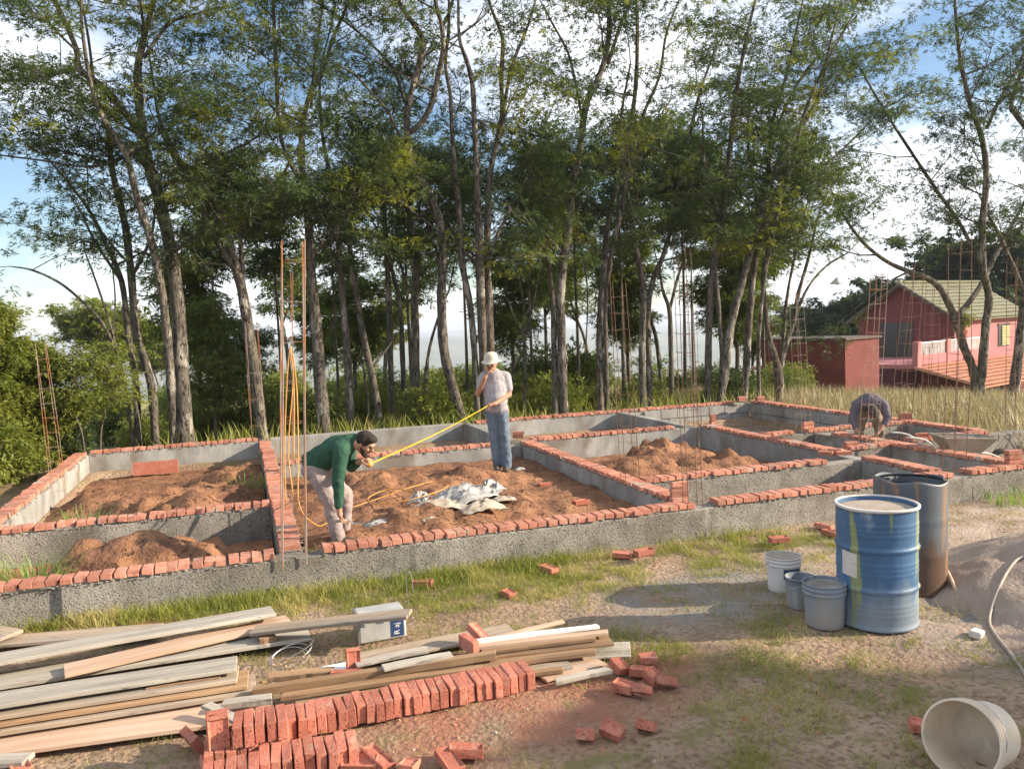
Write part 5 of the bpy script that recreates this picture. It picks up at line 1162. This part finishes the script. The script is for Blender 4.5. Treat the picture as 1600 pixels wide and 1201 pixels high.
pl(912, 1018, .02, 985, 1014, .03, .26, .016, 'woodgrey', 'flat grey panel lying right of the timber pile', name='panel', cat='panel')
ws = link('sheet_of_polystyrene', MB().box(-.12, .12, -.06, .06, 0, .02).mesh('sheet_of_polystyrene', M['white'])); ws.location = P(527, 1046, .06); ws.rotation_euler.z = .1; tag(ws, 'bright white scrap of sheet beside the bricks on the timber pile', 'sheet')
b_in = plank(P(95, 905, .02), P(152, 850, .30), .12, .03, 'woodpink', 'rough board leaning against the cross wall in the left front room')
# square tin lying under the plank end
tn = empty('square_tin', P(600, 1000, 0)+np.array([.0, .1, 0]), 'square metal paint tin lying on its side under the plank end', 'tin', rz=.05)
M['tin'] = mat('printed_tin', (.42, .42, .40), (.55, .55, .53), 6, .45, .1, 40, metal=.3, coord='Object')
o = MB().box(-.19, .17, -.11, .11, 0, .215).build('can', M['tin'], tn); o.modifiers.new('b', 'BEVEL').width = .012
MB().box(-.20, -.188, -.115, .115, -.0, .22).build('seam', M['steel'], tn)
MB().box(.05, .15, -.1125, -.111, .02, .20).build('label', M['navy'], tn)
def flat_text(s, parent, loc, size, m, rot=(math.pi/2, 0, 0)):
    cu = bpy.data.curves.new('lettering', 'FONT'); cu.body = s; cu.size = size; cu.extrude = .0003; ob = bpy.data.objects.new('lettering', cu); COL.objects.link(ob)
    dg = bpy.context.evaluated_depsgraph_get(); me = bpy.data.meshes.new_from_object(ob.evaluated_get(dg)); bpy.data.objects.remove(ob); me.name = 'lettering'
    me.materials.clear(); me.materials.append(M[m]); return link('lettering', me, parent, loc, rot)
flat_text('8L', tn, (-.06, -.1125, .14), .06, 'navy'); flat_text('R aj', tn, (.115, -.1135, .035), .06, 'whiteprint', (math.pi/2, -math.pi/2, 0)); flat_text('IE', tn, (-.175, -.1125, .13), .05, 'navy')
# wire coil and the bent wire by the plank end
wc = empty('wire_coil', P(455, 1040, .02), 'loose coil of thin wire on the grass between the timber piles', 'wire')
for k in range(4):
    a0 = k*.5; pts = [(math.cos(t+a0)*(.13+.01*k), math.sin(t+a0)*.10, .05+.05*math.sin(t*1.0+k)+.02*k) for t in np.linspace(0, 5.2+.2*k, 26)]; MB().tube(pts, .0022, 4).build('strand', M['steel'], wc)
tag(MB().tube(smooth_line([P(638, 962, .27), V(637, 930, P(638, 962, .27)[1]), V(634, 905, P(638, 962, .27)[1]), V(641, 893, P(638, 962, .27)[1]), V(646, 925, P(638, 962, .27)[1])], 5), .003, 5).build('wire', M['steel']), 'bent wire standing up at the plank end over the tin', 'wire')

# ------------------------------------------------------------------ bricks lying about
def tbrick(loc, rot, label, bank=BRD, group=None, name='brick'):
    big = 1.25 if 'on edge' in label or 'hollow faced' in label or 'hollow facing' in label else 1.
    o = link(name, random.choice(bank)); o.scale = (big*random.uniform(.96, 1.03), (random.uniform(.45, .7) if ('bat' in label or 'heap' in label or 'three' in label) else (1+(big-1)*.6)*random.uniform(.97, 1.02)), random.uniform(.95, 1.03)); o.location = loc; o.rotation_euler = rot; tag(o, label, 'brick', group); return o
GR = 'bricks standing on edge in the long row'; HZ = BW/2*1.25
for i in range(28):
    tbrick((.10+i*.0575+random.gauss(0, .001), 4.97+.06*(i/28)+random.gauss(0, .007), HZ+.003), (random.gauss(0, .02), math.pi/2+random.gauss(0, .025), random.gauss(0, .025)), 'brick standing on edge in the long single row behind the trodden brick dust', group=GR)
for i in range(5):
    tbrick((-.13+i*.0575, 4.75+random.gauss(0, .008), HZ*3+.002), (0, math.pi/2+random.gauss(0, .02), random.gauss(0, .03)), 'brick on edge in the raised upper layer at the left end of the row', group='bricks of the raised layer at the left end')
for i in range(8): tbrick((-.29+i*.0575, 4.75, HZ), (0, math.pi/2, 0), 'brick on edge under the raised upper layer at the left end', group='bricks under the raised layer')
tbrick((-.235, 4.70, HZ*3+.002), (math.pi/2, 0, .03), 'brick on its side with its hollow facing the camera, left end of the raised layer')
tbrick((-.235, 4.77, HZ*3+.002), (math.pi/2, 0, .0), 'brick hidden behind the hollow faced brick of the raised layer')
for i in range(14): tbrick((-.29+i*.0575+random.gauss(0, .001), 4.52+random.gauss(0, .008)-.06*(i < 5), HZ+.0), (0, math.pi/2+random.gauss(0, .02), random.gauss(0, .03)), 'brick on edge in the nearest row, in front of the raised layer', group='bricks of the nearest row')
LB = [((858, 888), .03, (0, 0, .3), 'loose brick lying flat on the grass in front of the long wall'),
 ((972, 866), .03, (.1, 0, 1.1), 'loose brick at the foot of the wall, left of the stacked pair'),
 ((1006, 862), .03, (0, 0, 1.65), 'lower brick of the pair stacked at the foot of the wall'), ((1006, 862), .09, (0, 0, 1.7), 'upper brick of the pair stacked at the foot of the wall'),
 ((1217, 842), .03, (0, 0, 1.55), 'lowest brick of the little stack right of the middle, below the wall'), ((1217, 842), .088, (0, 0, 1.4), 'top brick of the little stack right of the middle, below the wall'),
 ((1287, 822), .03, (.1, .2, .5), 'brick half sunk in grass at the wall behind the blue barrel'), ((1299, 832), .03, (0, 0, .1), 'brick just left of the blue barrel rim'),
 ((660, 910), .03, (0, 0, 1.2), 'brick lying on the grass behind the plank end'), ((795, 927), .02, (.1, 0, .4), 'brick bat on bare ground in front of the wall'),
 ((301, 1155), .06, (.0, 1.1, .4), 'brick tipped up with its hollow showing, left of the brick rows'), ((330, 1195), .04, (0, .2, .2), 'brick lying at the lower end of the brick rows'),
 ((552, 1035), .12, (math.pi/2, 0, .1), 'brick standing on end on the timber pile'), ((540, 1053), .09, (0, .2, 1.3), 'brick lying on the short brown board'),
 ((733, 1006), .15, (0, math.pi/2, .25), 'brick standing on the right timber pile'), ((748, 990), .14, (.5, .2, .6), 'broken brick behind the upright one on the timber pile'),
 ((914, 1145), .04, (.1, .3, 1.2), 'loose brick on the dirt, left one of three in front'), ((957, 1140), .04, (.2, -.3, .6), 'loose brick on the dirt, middle one of three in front'), ((1010, 1132), .03, (.1, .5, .9), 'small brick bat on the dirt, right one of three'),
 ((590, 1185), .04, (.2, .1, .5), 'hollow brick lying beside the near brick rows'), ((562, 1192), .03, (0, -.2, 1.2), 'brick lying against the end of the near row'),
 ((728, 1172), .04, (.1, .1, 1.3), 'brick with hollow upward near the bottom edge'), ((703, 1188), .04, (.2, 0, .2), 'brick in front of the other hollow brick at the bottom edge'), ((640, 1195), .03, (0, 0, .9), 'brick bat cut by the bottom edge of the picture'),
 ((968, 1040), .05, (.3, .2, .2), 'reddish brick nearest the grey panel in the tumbled heap'), ((1000, 1048), .04, (0, .1, .9), 'brick in the middle of the tumbled heap'), ((1012, 1028), .04, (0, 0, 1.3), 'brick at the back of the tumbled heap, in the barrel shadow'),
 ((1020, 1056), .05, (.4, .1, .3), 'tilted brick of the tumbled heap'), ((1042, 1062), .04, (.1, .4, 1.1), 'rightmost brick of the tumbled heap'), ((975, 1072), .04, (.1, 0, .7), 'front left brick of the tumbled heap'), ((1003, 1076), .05, (.5, .3, 1.9), 'front brick of the heap, standing askew'),
 ((1450, 1135), .03, (.1, 0, 1.0), 'brick lying behind the beige pail'), ((30, 1197), .03, (0, 0, .4), 'brick in the lower left corner')]
for (q, z, r, lab) in LB:
    p = P(q[0], q[1], z); tbrick(p, (r[0], r[1], r[2]), lab)
# bricks stacked on the walls
def stack(px, py, n, lab, rz=0., Y=None):
    p = P(px, py, .37)
    for k in range(n): tbrick((p[0], p[1], .37+BH/2+.002+k*(BH+.004)), (0, 0, rz+random.gauss(0, .06)), lab % ('bottom', 'middle', 'top', 'topmost')[k if n > 2 else k*2] , BRM)
stack(1061, 776, 3, '%s brick of the stack on the front wall beside the rebar', 1.5)
stack(1114, 662, 3, '%s brick of the stack behind the soil heap', 1.5)
stack(1583, 724, 3, '%s brick of the stack at the right edge by the wheelbarrow', 1.5)
stack(1262, 669, 2, '%s brick of the pair left of the bending worker', 1.5)
stack(810, 684, 2, '%s brick of the pair at the wall corner right of the standing man', 1.2)
stack(1159, 627, 2, '%s brick of the pair at the rear right corner of the walls', 1.5)
stack(1188, 627, 2, '%s brick of the pair right at the rear right corner', 1.5)
stack(1415, 655, 2, '%s brick of the pair on the wall right of the bending worker', 1.2)
for q, r, lab in (((908, 784), .2, 'lower brick of the pair on the soil inside the middle room'), ((908, 784), .25, 'upper brick of the pair on the soil inside the middle room'), ((853, 757), .1, 'single brick on the soil beside the long wall')):
    z = .14 if 'upper' not in lab else .20; p = P(q[0], q[1], z); tbrick(p, (0, 0, 1.4+r), lab)
for i, (q, lab) in enumerate((((1290, 712), 'first skewed brick at the gap left of the bending worker'), ((1305, 708), 'second skewed brick at the gap left of the bending worker'), ((1318, 712), 'third skewed brick at the gap left of the bending worker'), ((1330, 697), 'brick laid out to the left below the bending worker'), ((1440, 683), 'brick laid crosswise left of the wheelbarrow'))):
    p = P(q[0], q[1], .36); tbrick((p[0], p[1], .40), (0, random.uniform(-.1, .1), random.uniform(.6, 1.8)), lab, BRM)
# red block piece in the left rear room
o = link('masonry_remnant', MB().box(-.36, .36, -.04, .04, 0, .22).mesh('masonry_remnant', M['brickdry'])); o.location = (-1.5, 15.6, -.02); tag(o, 'remnant of old red plastered brickwork in the left rear room', 'masonry')
# ------------------------------------------------------------------ wheelbarrow
wq = P(1515, 712, .1); wb = empty('wheelbarrow', (9.62, 9.1, 0), 'cement covered wheelbarrow behind the wall at the right, handles pointing left', 'wheelbarrow', rz=-.35)
mb = MB(); L_ = [(-.42, -.30, .62), (.42, -.26, .58), (.42, .26, .58), (-.42, .30, .62), (-.25, -.18, .36), (.22, -.14, .34), (.22, .14, .34), (-.25, .18, .36)]
mb.v = L_; mb.f = [(0, 1, 5, 4), (1, 2, 6, 5), (2, 3, 7, 6), (3, 0, 4, 7), (4, 5, 6, 7)]; tb = mb.build('tray', M['cement'], wb); sm = tb.modifiers.new('t', 'SOLIDIFY'); sm.thickness = .012
MB().tube([(-.42, -.30, .62), (.42, -.26, .58), (.42, .26, .58), (-.42, .30, .62), (-.42, -.30, .62)], .012, 6).build('rim', M['cement'], wb)
for s_ in (-1, 1):
    MB().tube(smooth_line([(-1.05, s_*.32, .66), (-.75, s_*.30, .60), (-.4, s_*.22, .36), (.3, s_*.12, .32), (.62, s_*.06, .2)], 5), .017, 8).build('handle', M['label'], wb, smooth=True)
    MB().tube([(-.25, s_*.2, .34), (-.3, s_*.22, .02), (-.2, s_*.22, .02), (-.1, s_*.18, .33)], .012, 6).build('leg', M['rebar'], wb)
MB().lathe([(.10, -.03), (.17, -.04), (.19, 0), (.17, .04), (.10, .03)], 24).build('wheel', M['boot'], wb, smooth=True).rotation_euler = (math.pi/2, 0, 0)
wb.children[-1].location = (.62, 0, .19); wb.scale = (.85, .85, .85)
# ------------------------------------------------------------------ an unseen tree placed off to the right to shade the sand and ground
ot = free_tree('tree', 'broad unseen tree placed right of the picture to shade the sand pile', 5.2, 'bark', 'leaf', .5, 1.1, 5, 14, 6, .12, (.15, .3), .022); ot.location = (11.8, .75, 0); ot.scale = (.7, .7, .72)
# pebbles and crumbs on the ground
n = 1500; x = rng.uniform(-2.5, 8.5, n); y = rng.uniform(3, 7.6, n); mb = MB()
for i in range(n):
    s_ = random.uniform(.004, .016)*(1 if random.random() < .95 else 2); z = float(terrain(x[i], y[i])); q = [(s_*random.uniform(.6, 1.3), 0, 0), (0, s_*random.uniform(.6, 1.3), 0), (-s_, 0, 0), (0, -s_*random.uniform(.6, 1.3), 0), (0, 0, s_*.8), (0, 0, -s_)]
    b = len(mb.v); mb.v += [(x[i]+v[0], y[i]+v[1], z+v[2]) for v in q]; mb.f += [(b, b+1, b+4), (b+1, b+2, b+4), (b+2, b+3, b+4), (b+3, b, b+4)]
M['pebble'] = mat('pebbles', (.34, .24, .18), (.45, .36, .30), 3, .9, 0, c3=(.42, .17, .10), s3=1.1, t3=(.45, .55))
tag(mb.build('gravel', M['pebble']), kind='stuff')

# dry leaves, straw and splinters lying on the ground
def litter(name, n, x0, x1, y0, y1, l0, l1, w, m, f=None):
    x, y = scatter(n, x0, x1, y0, y1, f or (lambda x, y: np.clip(fbm(x*2.3+9, y*2.3, 3)*2.2-.55, .05, 1)))
    k = len(x); az = rng.uniform(0, 2*math.pi, k); d = np.stack([np.cos(az), np.sin(az), rng.normal(0, .12, k)], -1)*rng.uniform(l0, l1, (k, 1)); s_ = np.stack([-np.sin(az), np.cos(az), rng.normal(0, .4, k)], -1)*w
    c = np.stack([x, y, terrain(x, y)+.006+rng.random(k)*.008], -1); Q = np.stack([c-d, c+s_, c+d, c-s_], 1)
    o = link(name, quads_mesh(name, Q, M[m])); tag(o, kind='stuff')
M['straw'] = mat('straw', (.42, .34, .20), (.30, .22, .12), 7, .9, 0)
M['deadleaf'] = mat('dead_leaf', (.17, .10, .055), (.28, .18, .09), 9, .9, 0)
litter('straw', 9000, -3, 9, 2.9, 7.6, .012, .045, .0016, 'straw'); litter('fallen_leaves', 3500, -3, 9, 2.9, 7.6, .008, .022, .006, 'deadleaf')
